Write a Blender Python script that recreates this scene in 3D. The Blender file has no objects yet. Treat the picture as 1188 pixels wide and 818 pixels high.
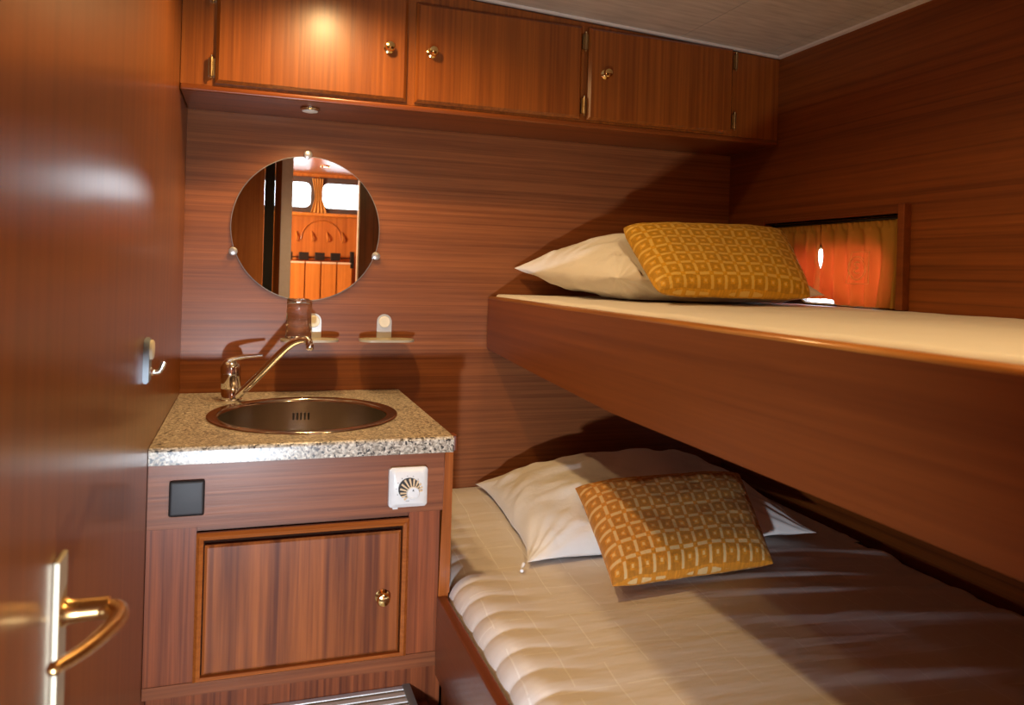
import bpy, bmesh, math, random
from mathutils import Vector, Matrix, noise
random.seed(7)
PI = math.pi
C = bpy.context.scene.collection

# ------------------------------------------------------------------ materials
def newmat(name):
    m = bpy.data.materials.new(name); m.use_nodes = True
    nt = m.node_tree; nt.nodes.clear()
    out = nt.nodes.new('ShaderNodeOutputMaterial')
    b = nt.nodes.new('ShaderNodeBsdfPrincipled')
    nt.links.new(b.outputs[0], out.inputs[0])
    return m, nt, b, out

def plain(name, col, rough=.5, metal=0., bump=0., bscale=60, spec=.5, coat=0., emit=None, es=0.):
    m, nt, b, out = newmat(name)
    N = nt.nodes.new
    b.inputs['Roughness'].default_value = rough
    b.inputs['Metallic'].default_value = metal
    b.inputs['Specular IOR Level'].default_value = spec
    b.inputs['Coat Weight'].default_value = coat
    tc = N('ShaderNodeTexCoord'); nz = N('ShaderNodeTexNoise')
    nz.inputs['Scale'].default_value = bscale; nz.inputs['Detail'].default_value = 4
    nt.links.new(tc.outputs['Object'], nz.inputs['Vector'])
    mx = N('ShaderNodeMix'); mx.data_type = 'RGBA'
    mx.inputs[6].default_value = (*[c*.92 for c in col], 1); mx.inputs[7].default_value = (*[min(1, c*1.06) for c in col], 1)
    nt.links.new(nz.outputs['Fac'], mx.inputs[0]); nt.links.new(mx.outputs[2], b.inputs['Base Color'])
    if bump:
        bp = N('ShaderNodeBump'); bp.inputs['Strength'].default_value = bump; bp.inputs['Distance'].default_value = .002
        nt.links.new(nz.outputs['Fac'], bp.inputs['Height']); nt.links.new(bp.outputs[0], b.inputs['Normal'])
    if emit:
        b.inputs['Emission Color'].default_value = (*emit, 1); b.inputs['Emission Strength'].default_value = es
    return m

def wood(name, axis, dark, light, across=16, along=.5, fine=130, rough=.3, contrast=1., coat=.4, fine_amt=.5, seed=0, distort=.25, lines=.55, cr=None):
    """varnished mahogany, streaks running along one object axis"""
    m, nt, b, out = newmat(name)
    dark = (dark[0]*.98, dark[1]*.98, dark[2]*.8); light = (light[0]*1.02, light[1]*1.02, light[2]*.78)
    N = nt.nodes.new; L = nt.links.new
    tc = N('ShaderNodeTexCoord')
    def streak(ac, al, det, dist, off):
        mp = N('ShaderNodeMapping'); s = [ac, ac, ac]; s[axis] = al
        mp.inputs['Scale'].default_value = s; mp.inputs['Location'].default_value = (off, off*.7, off*1.3)
        nz = N('ShaderNodeTexNoise'); nz.inputs['Scale'].default_value = 1
        nz.inputs['Detail'].default_value = det; nz.inputs['Roughness'].default_value = .6
        nz.inputs['Distortion'].default_value = dist
        L(tc.outputs['Object'], mp.inputs[0]); L(mp.outputs[0], nz.inputs['Vector'])
        return nz.outputs['Fac']
    s1 = streak(across, along, 5, distort, seed); s2 = streak(fine, fine*.03, 3, .1, seed+5)
    s3 = streak(across*3.2, along*1.5, 4, .1, seed+11)
    def rng(x, a, c):
        r = N('ShaderNodeMapRange'); r.inputs[1].default_value = a; r.inputs[2].default_value = c
        L(x, r.inputs[0]); return r.outputs[0]
    c1 = rng(s1, .5-.2/contrast, .5+.2/contrast); c2 = rng(s2, .32, .68); c3 = rng(s3, .3, .7)
    def mixf(a, bb, f):
        x = N('ShaderNodeMix'); x.inputs[0].default_value = f
        L(a, x.inputs[2]); L(bb, x.inputs[3]); return x.outputs[0]
    v = mixf(mixf(c1, c3, .62), c2, fine_amt*.5)
    s4 = streak(across*4.3, along*.8, 2, .05, seed+17)
    ln = N('ShaderNodeMapRange'); ln.inputs[1].default_value = .56; ln.inputs[2].default_value = .68; ln.inputs[3].default_value = 1; ln.inputs[4].default_value = 1-lines
    L(s4, ln.inputs[0])
    vm = N('ShaderNodeMath'); vm.operation = 'MULTIPLY'; L(v, vm.inputs[0]); L(ln.outputs[0], vm.inputs[1]); v = vm.outputs[0]
    mx = N('ShaderNodeMix'); mx.data_type = 'RGBA'
    mx.inputs[6].default_value = (*dark, 1); mx.inputs[7].default_value = (*light, 1)
    L(v, mx.inputs[0]); L(mx.outputs[2], b.inputs['Base Color'])
    b.inputs['Roughness'].default_value = rough
    b.inputs['Coat Weight'].default_value = coat; b.inputs['Coat Roughness'].default_value = cr if cr else max(.06, rough*.5)
    b.inputs['Specular IOR Level'].default_value = .3
    bp = N('ShaderNodeBump'); bp.inputs['Strength'].default_value = .08; bp.inputs['Distance'].default_value = .001
    L(c2, bp.inputs['Height']); L(bp.outputs[0], b.inputs['Normal'])
    return m

DK = (.085, .018, .006); LT = (.33, .105, .036)
W = {}
W['wall_x'] = wood('mahogany wall horizontal', 0, (.105, .027, .011), (.35, .118, .046), across=30, along=.12, fine=150, rough=.40, coat=.12, contrast=.75, distort=.05, lines=.45, cr=.25)
W['wall_y'] = wood('mahogany hull wall', 1, (.085, .019, .004), (.26, .071, .014), across=18, along=.2, fine=130, rough=.45, coat=.1, seed=3, distort=.05, cr=.3)
W['wall_z'] = wood('mahogany glossy wall', 2, (.105, .026, .005), (.225, .066, .011), across=10, along=.12, fine=80, rough=.36, coat=.55, contrast=.7, fine_amt=.25, seed=8, lines=.25, cr=.2)
W['cup_z'] = wood('mahogany cupboard doors', 2, (.12, .024, .004), (.33, .092, .014), across=24, along=.3, fine=150, rough=.38, coat=.35, seed=2, cr=.25, lines=.4)
W['cup_x'] = wood('mahogany cupboard rails', 0, (.11, .023, .005), (.27, .068, .014), across=22, along=.5, rough=.33, coat=.35, seed=4, cr=.2)
W['van_x'] = wood('mahogany vanity top panel', 0, (.10, .025, .012), (.34, .108, .050), across=30, along=.25, fine=170, rough=.40, coat=.12, seed=6, cr=.25, distort=.06)
W['van_z'] = wood('mahogany vanity door', 2, (.075, .014, .007), (.46, .130, .036), across=13, along=.8, fine=110, rough=.40, coat=.12, contrast=1.5, seed=9, distort=.5, cr=.25)
W['van_s'] = wood('mahogany vanity stiles', 2, (.07, .015, .009), (.38, .098, .038), across=30, along=.6, fine=140, rough=.40, coat=.12, contrast=1.3, seed=12, cr=.25)
W['strip'] = wood('orange mahogany moulding', 0, (.22, .05, .010), (.46, .13, .028), across=60, along=2, fine=140, rough=.3, coat=.4, seed=13)
W['strip_z'] = wood('orange mahogany upright', 2, (.22, .05, .010), (.46, .13, .028), across=60, along=2, fine=140, rough=.3, coat=.4, seed=14)
W['bunk'] = wood('mahogany bunk board', 1, (.11, .024, .006), (.22, .056, .013), across=14, along=.3, fine=160, rough=.45, coat=.12, contrast=.8, fine_amt=.35, seed=15, lines=.3, cr=.3)
W['bunk_low'] = wood('mahogany low bunk board', 1, (.11, .022, .008), (.22, .052, .018), across=11, along=.5, fine=120, rough=.32, coat=.5, contrast=.8, fine_amt=.3, seed=16, lines=.3)
W['worn'] = wood('worn mahogany edge', 1, (.22, .062, .014), (.58, .24, .06), across=40, along=3, fine=100, rough=.3, coat=.3, contrast=1.3, seed=17)
W['saloon_z'] = wood('light mahogany saloon', 2, (.33, .1, .026), (.62, .24, .075), across=10, along=.5, fine=90, rough=.35, coat=.2, seed=18)
W['board'] = wood('honey mahogany boards', 2, (.45, .17, .04), (.72, .32, .1), across=12, along=.6, fine=90, rough=.35, coat=.2, seed=20)
W['dark_z'] = wood('dark mahogany', 2, (.045, .012, .006), (.13, .035, .014), across=12, along=.5, fine=90, rough=.3, coat=.5, seed=21)
W['floor'] = wood('floor boards', 1, (.12, .035, .014), (.28, .09, .035), across=9, along=.5, rough=.4, seed=22)

CH = plain('chrome', (.86, .85, .83), .09, 1.)
STEEL = plain('brushed steel', (.56, .51, .45), .27, 1., bump=.05, bscale=200)
STEELRIM = plain('polished steel rim', (.66, .6, .55), .13, 1.)
BRASS = plain('polished brass', (.86, .64, .27), .13, 1.)
BRASS_OLD = plain('aged brass', (.50, .36, .17), .3, 1., bump=.2)
BRONZE = plain('satin bronze', (.72, .44, .17), .25, 1.)
ALU = plain('anodised aluminium', (.80, .80, .80), .4, .25)
ALU2 = plain('cast aluminium frame', (.30, .31, .29), .45, .3)
BLACK = plain('black plastic', (.012, .011, .011), .45)
GREY = plain('charcoal plastic', (.055, .056, .060), .5, spec=.3)
WHITE = plain('white plastic', (.80, .80, .79), .3)
IVORY = plain('ivory plastic', (.78, .72, .56), .35)
CEIL = None
TRIMW = plain('white ceiling trim', (.66, .60, .53), .5)
GAPSHADE = plain('black gap shade', (.006, .006, .006), .6)
SILL = plain('white painted sill', (.8, .76, .76), .4)
LAMPGLASS = plain('lit lamp glass', (.9, .85, .7), .4, emit=(1, .82, .5), es=14)
PUCK = plain('frosted lamp glass', (.72, .74, .70), .35)
SALAMP = plain('lit saloon lamp glass', (.9, .9, .8), .4, emit=(1, .9, .7), es=30)

def ceiling_mat():
    m, nt, b, out = newmat('ceiling panels'); N = nt.nodes.new; L = nt.links.new
    tc = N('ShaderNodeTexCoord'); mp = N('ShaderNodeMapping'); mp.inputs['Scale'].default_value = (6, 40, 6)
    nz = N('ShaderNodeTexNoise'); nz.inputs['Scale'].default_value = 1.5; nz.inputs['Detail'].default_value = 5
    L(tc.outputs['Object'], mp.inputs[0]); L(mp.outputs[0], nz.inputs['Vector'])
    cr = N('ShaderNodeValToRGB'); cr.color_ramp.elements[0].position = .3; cr.color_ramp.elements[1].position = .75
    cr.color_ramp.elements[0].color = (.36, .31, .24, 1); cr.color_ramp.elements[1].color = (.42, .365, .285, 1)
    L(nz.outputs['Fac'], cr.inputs[0]); L(cr.outputs[0], b.inputs['Base Color'])
    b.inputs['Roughness'].default_value = .55
    return m
CEIL = ceiling_mat()

def granite_mat():
    m, nt, b, out = newmat('speckled granite laminate'); N = nt.nodes.new; L = nt.links.new
    tc = N('ShaderNodeTexCoord')
    v = N('ShaderNodeTexVoronoi'); v.inputs['Scale'].default_value = 340; v.inputs['Randomness'].default_value = 1
    nz = N('ShaderNodeTexNoise'); nz.inputs['Scale'].default_value = 60; nz.inputs['Detail'].default_value = 5
    mxv = N('ShaderNodeMix'); mxv.data_type = 'VECTOR'; mxv.inputs[0].default_value = .02
    L(tc.outputs['Object'], mxv.inputs[4]); L(nz.outputs['Color'], mxv.inputs[5])
    L(mxv.outputs[1], v.inputs['Vector']); L(tc.outputs['Object'], nz.inputs['Vector'])
    sp = N('ShaderNodeSeparateColor'); L(v.outputs['Color'], sp.inputs[0])
    cr = N('ShaderNodeValToRGB'); cr.color_ramp.interpolation = 'LINEAR'
    e = cr.color_ramp.elements; e[0].position = 0; e[0].color = (.03, .026, .024, 1); e[1].position = 1; e[1].color = (.72, .66, .54, 1)
    for p, c in ((.07, (.06, .05, .045)), (.12, (.33, .28, .20)), (.34, (.46, .40, .30)), (.5, (.55, .48, .38)), (.8, (.66, .59, .48))):
        x = e.new(p); x.color = (*c, 1)
    L(sp.outputs[0], cr.inputs[0])
    n2 = N('ShaderNodeTexNoise'); n2.inputs['Scale'].default_value = 190; n2.inputs['Detail'].default_value = 3
    L(tc.outputs['Object'], n2.inputs['Vector'])
    r = N('ShaderNodeMapRange'); r.inputs[1].default_value = .35; r.inputs[2].default_value = .6; r.inputs[3].default_value = .55; r.inputs[4].default_value = 1.05
    L(n2.outputs['Fac'], r.inputs[0])
    mu = N('ShaderNodeVectorMath'); mu.operation = 'SCALE'; L(cr.outputs[0], mu.inputs[0]); L(r.outputs[0], mu.inputs['Scale'])
    L(mu.outputs[0], b.inputs['Base Color']); b.inputs['Roughness'].default_value = .55; b.inputs['Specular IOR Level'].default_value = .3
    return m
GRAN = granite_mat()

def linen_mat(name, col, rough=.75, wr=.35, sheen=.2, scale=9, spec=.3):
    m, nt, b, out = newmat(name); N = nt.nodes.new; L = nt.links.new
    b.inputs['Base Color'].default_value = (*col, 1); b.inputs['Roughness'].default_value = rough
    b.inputs['Sheen Weight'].default_value = sheen; b.inputs['Specular IOR Level'].default_value = spec
    tc = N('ShaderNodeTexCoord')
    nz = N('ShaderNodeTexNoise'); nz.inputs['Scale'].default_value = scale; nz.inputs['Detail'].default_value = 4; nz.inputs['Distortion'].default_value = .6
    n2 = N('ShaderNodeTexNoise'); n2.inputs['Scale'].default_value = 900; n2.inputs['Detail'].default_value = 2
    L(tc.outputs['Object'], nz.inputs['Vector']); L(tc.outputs['Object'], n2.inputs['Vector'])
    b1 = N('ShaderNodeBump'); b1.inputs['Strength'].default_value = wr; b1.inputs['Distance'].default_value = .02
    b2 = N('ShaderNodeBump'); b2.inputs['Strength'].default_value = .12; b2.inputs['Distance'].default_value = .0006
    L(nz.outputs['Fac'], b1.inputs['Height']); L(n2.outputs['Fac'], b2.inputs['Height'])
    L(b1.outputs[0], b2.inputs['Normal']); L(b2.outputs[0], b.inputs['Normal'])
    return m
PILLOW = linen_mat('white cotton pillowcase', (.80, .78, .75), wr=.25, scale=14)
SHEET_UP = linen_mat('white fitted sheet', (.78, .75, .71), wr=.15, scale=6, rough=.6)
BINDING = linen_mat('white mattress binding', (.8, .78, .75), wr=.1)

def quilt_mat():
    m, nt, b, out = newmat('quilted satin sheet'); N = nt.nodes.new; L = nt.links.new
    tc = N('ShaderNodeTexCoord'); sp = N('ShaderNodeSeparateXYZ')
    nz0 = N('ShaderNodeTexNoise'); nz0.inputs['Scale'].default_value = 3
    mxv = N('ShaderNodeMix'); mxv.data_type = 'VECTOR'; mxv.inputs[0].default_value = .04
    L(tc.outputs['Object'], nz0.inputs['Vector']); L(tc.outputs['Object'], mxv.inputs[4]); L(nz0.outputs['Color'], mxv.inputs[5])
    rot = N('ShaderNodeMapping'); rot.inputs['Rotation'].default_value = (0, 0, math.radians(4))
    L(mxv.outputs[1], rot.inputs[0]); L(rot.outputs[0], sp.inputs[0])
    def M(op, a, bb=None):
        n = N('ShaderNodeMath'); n.operation = op
        for i, x in enumerate((a, bb)):
            if x is None: continue
            if isinstance(x, (int, float)): n.inputs[i].default_value = x
            else: L(x, n.inputs[i])
        return n.outputs[0]
    def line(coord, per, w):
        f = M('FRACT', M('DIVIDE', coord, per)); d = M('ABSOLUTE', M('SUBTRACT', f, .5))
        return M('LESS_THAN', d, w)
    l1 = line(sp.outputs[0], .075, .016); l2 = line(sp.outputs[1], .13, .010)
    # stitches are broken now and then
    bn = N('ShaderNodeTexNoise'); bn.inputs['Scale'].default_value = 9; L(tc.outputs['Object'], bn.inputs['Vector'])
    g1 = M('MULTIPLY', l1, M('GREATER_THAN', bn.outputs['Fac'], .45))
    ln = M('MAXIMUM', g1, M('MULTIPLY', l2, M('LESS_THAN', bn.outputs['Fac'], .5)))
    mx = N('ShaderNodeMix'); mx.data_type = 'RGBA'; mx.inputs[6].default_value = (.74, .71, .68, 1); mx.inputs[7].default_value = (.80, .78, .76, 1)
    L(ln, mx.inputs[0]); L(mx.outputs[2], b.inputs['Base Color'])
    b.inputs['Roughness'].default_value = .36; b.inputs['Specular IOR Level'].default_value = .7; b.inputs['Sheen Weight'].default_value = .1
    nz = N('ShaderNodeTexNoise'); nz.inputs['Scale'].default_value = 7; nz.inputs['Detail'].default_value = 3
    mp = N('ShaderNodeMapping'); mp.inputs['Scale'].default_value = (.5, 2.2, 1); L(tc.outputs['Object'], mp.inputs[0]); L(mp.outputs[0], nz.inputs['Vector'])
    h = M('ADD', M('MULTIPLY', nz.outputs['Fac'], .5), M('MULTIPLY', ln, -.04))
    bp = N('ShaderNodeBump'); bp.inputs['Strength'].default_value = .35; bp.inputs['Distance'].default_value = .02
    L(h, bp.inputs['Height']); L(bp.outputs[0], b.inputs['Normal'])
    return m
QUILT = quilt_mat()

def cushion_mat(name, base, bar, dot, nu, nv):
    """cut velvet: squares with a small centre dot, pale bars between them"""
    m, nt, b, out = newmat(name); N = nt.nodes.new; L = nt.links.new
    uv = N('ShaderNodeUVMap'); uv.uv_map = 'UVMap'; sp = N('ShaderNodeSeparateXYZ')
    wn = N('ShaderNodeTexNoise'); wn.inputs['Scale'].default_value = 3
    mv = N('ShaderNodeMix'); mv.data_type = 'VECTOR'; mv.inputs[0].default_value = .008
    L(uv.outputs[0], mv.inputs[4]); L(uv.outputs[0], wn.inputs['Vector']); L(wn.outputs['Color'], mv.inputs[5]); L(mv.outputs[1], sp.inputs[0])
    def M(op, a, bb=None):
        n = N('ShaderNodeMath'); n.operation = op
        for i, x in enumerate((a, bb)):
            if x is None: continue
            if isinstance(x, (int, float)): n.inputs[i].default_value = x
            else: L(x, n.inputs[i])
        return n.outputs[0]
    def cell(c, n):
        return M('ABSOLUTE', M('SUBTRACT', M('FRACT', M('MULTIPLY', c, n)), .5))
    a = cell(sp.outputs[0], nu); c = cell(sp.outputs[1], nv)
    vbar = M('MULTIPLY', M('GREATER_THAN', a, .405), M('LESS_THAN', c, .34))
    hbar = M('MULTIPLY', M('GREATER_THAN', c, .405), M('LESS_THAN', a, .34))
    bars = M('MAXIMUM', vbar, hbar)
    mxx = M('MAXIMUM', a, c)
    dotm = M('LESS_THAN', mxx, .085)
    ring = M('MULTIPLY', M('GREATER_THAN', mxx, .17), M('LESS_THAN', mxx, .36))
    fz = N('ShaderNodeTexNoise'); fz.inputs['Scale'].default_value = 60; fz.inputs['Detail'].default_value = 3; L(uv.outputs[0], fz.inputs['Vector'])
    def mix(f, A, B):
        x = N('ShaderNodeMix'); x.data_type = 'RGBA'
        L(f, x.inputs[0])
        for i, s in ((6, A), (7, B)):
            if isinstance(s, tuple): x.inputs[i].default_value = (*s, 1)
            else: L(s, x.inputs[i])
        return x.outputs[2]
    r = N('ShaderNodeMapRange'); r.inputs[1].default_value = .3; r.inputs[2].default_value = .7; L(fz.outputs['Fac'], r.inputs[0])
    body = mix(r.outputs[0], tuple(x*.72 for x in base), tuple(x*1.12 for x in base))
    body = mix(M('MULTIPLY', ring, .45), body, tuple(x*.42 for x in base))
    col = mix(dotm, body, dot); col = mix(bars, col, bar)
    L(col, b.inputs['Base Color']); b.inputs['Roughness'].default_value = .6
    b.inputs['Sheen Weight'].default_value = .15; b.inputs['Sheen Tint'].default_value = (1, .8, .45, 1)
    h = M('ADD', M('SUBTRACT', 1, bars), M('MULTIPLY', fz.outputs['Fac'], .6))
    bp = N('ShaderNodeBump'); bp.inputs['Strength'].default_value = .55; bp.inputs['Distance'].default_value = .004
    L(h, bp.inputs['Height']); L(bp.outputs[0], b.inputs['Normal'])
    return m

def glass_mat(name, col=(.97, .98, .97), haze=0.):
    m, nt, b, out = newmat(name); N = nt.nodes.new; L = nt.links.new
    nt.nodes.remove(b)
    g = N('ShaderNodeBsdfTransparent'); g.inputs[0].default_value = (*col, 1)
    gl = N('ShaderNodeBsdfGlossy'); gl.inputs['Roughness'].default_value = .05
    lw = N('ShaderNodeLayerWeight'); lw.inputs[0].default_value = .12
    mp = N('ShaderNodeMapRange'); mp.inputs[3].default_value = .02; mp.inputs[4].default_value = .35; L(lw.outputs['Facing'], mp.inputs[0])
    mx = N('ShaderNodeMixShader'); L(mp.outputs[0], mx.inputs[0]); L(g.outputs[0], mx.inputs[1]); L(gl.outputs[0], mx.inputs[2])
    df = N('ShaderNodeBsdfDiffuse'); df.inputs[0].default_value = (.8, .8, .8, 1)
    m2 = N('ShaderNodeMixShader'); m2.inputs[0].default_value = haze; L(mx.outputs[0], m2.inputs[1]); L(df.outputs[0], m2.inputs[2])
    L(m2.outputs[0], out.inputs[0])
    return m
GLASS = plain('lit lamp glass', (.9, .85, .7), .4, emit=(1, .82, .5), es=14)
PUCK = plain('frosted lamp glass', (.72, .74, .70), .35)
SALAMP = plain('lit saloon lamp glass', (.9, .9, .8), .4, emit=(1, .9, .7), es=30)

def ceiling_mat():
    m, nt, b, out = newmat('ceiling panels'); N = nt.nodes.new; L = nt.links.new
    tc = N('ShaderNodeTexCoord'); mp = N('ShaderNodeMapping'); mp.inputs['Scale'].default_value = (6, 40, 6)
    nz = N('ShaderNodeTexNoise'); nz.inputs['Scale'].default_value = 1.5; nz.inputs['Detail'].default_value = 5
    L(tc.outputs['Object'], mp.inputs[0]); L(mp.outputs[0], nz.inputs['Vector'])
    cr = N('ShaderNodeValToRGB'); cr.color_ramp.elements[0].position = .3; cr.color_ramp.elements[1].position = .75
    cr.color_ramp.elements[0].color = (.38, .32, .25, 1); cr.color_ramp.elements[1].color = (.54, .47, .38, 1)
    L(nz.outputs['Fac'], cr.inputs[0]); L(cr.outputs[0], b.inputs['Base Color'])
    b.inputs['Roughness'].default_value = .55
    return m
CEIL = ceiling_mat()

def granite_mat():
    m, nt, b, out = newmat('speckled granite laminate'); N = nt.nodes.new; L = nt.links.new
    tc = N('ShaderNodeTexCoord')
    v = N('ShaderNodeTexVoronoi'); v.inputs['Scale'].default_value = 230; v.inputs['Randomness'].default_value = 1
    nz = N('ShaderNodeTexNoise'); nz.inputs['Scale'].default_value = 60; nz.inputs['Detail'].default_value = 5
    mxv = N('ShaderNodeMix'); mxv.data_type = 'VECTOR'; mxv.inputs[0].default_value = .02
    L(tc.outputs['Object'], mxv.inputs[4]); L(nz.outputs['Color'], mxv.inputs[5])
    L(mxv.outputs[1], v.inputs['Vector']); L(tc.outputs['Object'], nz.inputs['Vector'])
    sp = N('ShaderNodeSeparateColor'); L(v.outputs['Color'], sp.inputs[0])
    cr = N('ShaderNodeValToRGB'); cr.color_ramp.interpolation = 'LINEAR'
    e = cr.color_ramp.elements; e[0].position = 0; e[0].color = (.03, .026, .024, 1); e[1].position = 1; e[1].color = (.80, .74, .62, 1)
    for p, c in ((.10, (.06, .05, .045)), (.16, (.26, .22, .17)), (.34, (.42, .36, .28)), (.5, (.55, .48, .38)), (.8, (.66, .59, .48))):
        x = e.new(p); x.color = (*c, 1)
    L(sp.outputs[0], cr.inputs[0])
    n2 = N('ShaderNodeTexNoise'); n2.inputs['Scale'].default_value = 190; n2.inputs['Detail'].default_value = 3
    L(tc.outputs['Object'], n2.inputs['Vector'])
    r = N('ShaderNodeMapRange'); r.inputs[1].default_value = .35; r.inputs[2].default_value = .6; r.inputs[3].default_value = .55; r.inputs[4].default_value = 1.05
    L(n2.outputs['Fac'], r.inputs[0])
    mu = N('ShaderNodeVectorMath'); mu.operation = 'SCALE'; L(cr.outputs[0], mu.inputs[0]); L(r.outputs[0], mu.inputs['Scale'])
    L(mu.outputs[0], b.inputs['Base Color']); b.inputs['Roughness'].default_value = .28
    return m
GRAN = granite_mat()

def linen_mat(name, col, rough=.75, wr=.35, sheen=.2, scale=9, spec=.3):
    m, nt, b, out = newmat(name); N = nt.nodes.new; L = nt.links.new
    b.inputs['Base Color'].default_value = (*col, 1); b.inputs['Roughness'].default_value = rough
    b.inputs['Sheen Weight'].default_value = sheen; b.inputs['Specular IOR Level'].default_value = spec
    tc = N('ShaderNodeTexCoord')
    nz = N('ShaderNodeTexNoise'); nz.inputs['Scale'].default_value = scale; nz.inputs['Detail'].default_value = 4; nz.inputs['Distortion'].default_value = .6
    n2 = N('ShaderNodeTexNoise'); n2.inputs['Scale'].default_value = 900; n2.inputs['Detail'].default_value = 2
    L(tc.outputs['Object'], nz.inputs['Vector']); L(tc.outputs['Object'], n2.inputs['Vector'])
    b1 = N('ShaderNodeBump'); b1.inputs['Strength'].default_value = wr; b1.inputs['Distance'].default_value = .02
    b2 = N('ShaderNodeBump'); b2.inputs['Strength'].default_value = .12; b2.inputs['Distance'].default_value = .0006
    L(nz.outputs['Fac'], b1.inputs['Height']); L(n2.outputs['Fac'], b2.inputs['Height'])
    L(b1.outputs[0], b2.inputs['Normal']); L(b2.outputs[0], b.inputs['Normal'])
    return m
PILLOW = linen_mat('white cotton pillowcase', (.80, .78, .75), wr=.25, scale=14)
SHEET_UP = linen_mat('white fitted sheet', (.78, .75, .71), wr=.15, scale=6, rough=.6)
BINDING = linen_mat('white mattress binding', (.8, .78, .75), wr=.1)

def quilt_mat():
    m, nt, b, out = newmat('quilted satin sheet'); N = nt.nodes.new; L = nt.links.new
    tc = N('ShaderNodeTexCoord'); sp = N('ShaderNodeSeparateXYZ')
    nz0 = N('ShaderNodeTexNoise'); nz0.inputs['Scale'].default_value = 3
    mxv = N('ShaderNodeMix'); mxv.data_type = 'VECTOR'; mxv.inputs[0].default_value = .04
    L(tc.outputs['Object'], nz0.inputs['Vector']); L(tc.outputs['Object'], mxv.inputs[4]); L(nz0.outputs['Color'], mxv.inputs[5])
    rot = N('ShaderNodeMapping'); rot.inputs['Rotation'].default_value = (0, 0, math.radians(4))
    L(mxv.outputs[1], rot.inputs[0]); L(rot.outputs[0], sp.inputs[0])
    def M(op, a, bb=None):
        n = N('ShaderNodeMath'); n.operation = op
        for i, x in enumerate((a, bb)):
            if x is None: continue
            if isinstance(x, (int, float)): n.inputs[i].default_value = x
            else: L(x, n.inputs[i])
        return n.outputs[0]
    def line(coord, per, w):
        f = M('FRACT', M('DIVIDE', coord, per)); d = M('ABSOLUTE', M('SUBTRACT', f, .5))
        return M('LESS_THAN', d, w)
    l1 = line(sp.outputs[0], .075, .016); l2 = line(sp.outputs[1], .13, .010)
    # stitches are broken now and then
    bn = N('ShaderNodeTexNoise'); bn.inputs['Scale'].default_value = 9; L(tc.outputs['Object'], bn.inputs['Vector'])
    g1 = M('MULTIPLY', l1, M('GREATER_THAN', bn.outputs['Fac'], .45))
    ln = M('MAXIMUM', g1, M('MULTIPLY', l2, M('LESS_THAN', bn.outputs['Fac'], .5)))
    mx = N('ShaderNodeMix'); mx.data_type = 'RGBA'; mx.inputs[6].default_value = (.72, .68, .66, 1); mx.inputs[7].default_value = (.84, .82, .80, 1)
    L(ln, mx.inputs[0]); L(mx.outputs[2], b.inputs['Base Color'])
    b.inputs['Roughness'].default_value = .43; b.inputs['Specular IOR Level'].default_value = .6; b.inputs['Sheen Weight'].default_value = .1
    nz = N('ShaderNodeTexNoise'); nz.inputs['Scale'].default_value = 7; nz.inputs['Detail'].default_value = 3
    mp = N('ShaderNodeMapping'); mp.inputs['Scale'].default_value = (.5, 2.2, 1); L(tc.outputs['Object'], mp.inputs[0]); L(mp.outputs[0], nz.inputs['Vector'])
    h = M('ADD', M('MULTIPLY', nz.outputs['Fac'], .5), M('MULTIPLY', ln, -.06))
    bp = N('ShaderNodeBump'); bp.inputs['Strength'].default_value = .35; bp.inputs['Distance'].default_value = .02
    L(h, bp.inputs['Height']); L(bp.outputs[0], b.inputs['Normal'])
    return m
QUILT = quilt_mat()

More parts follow.
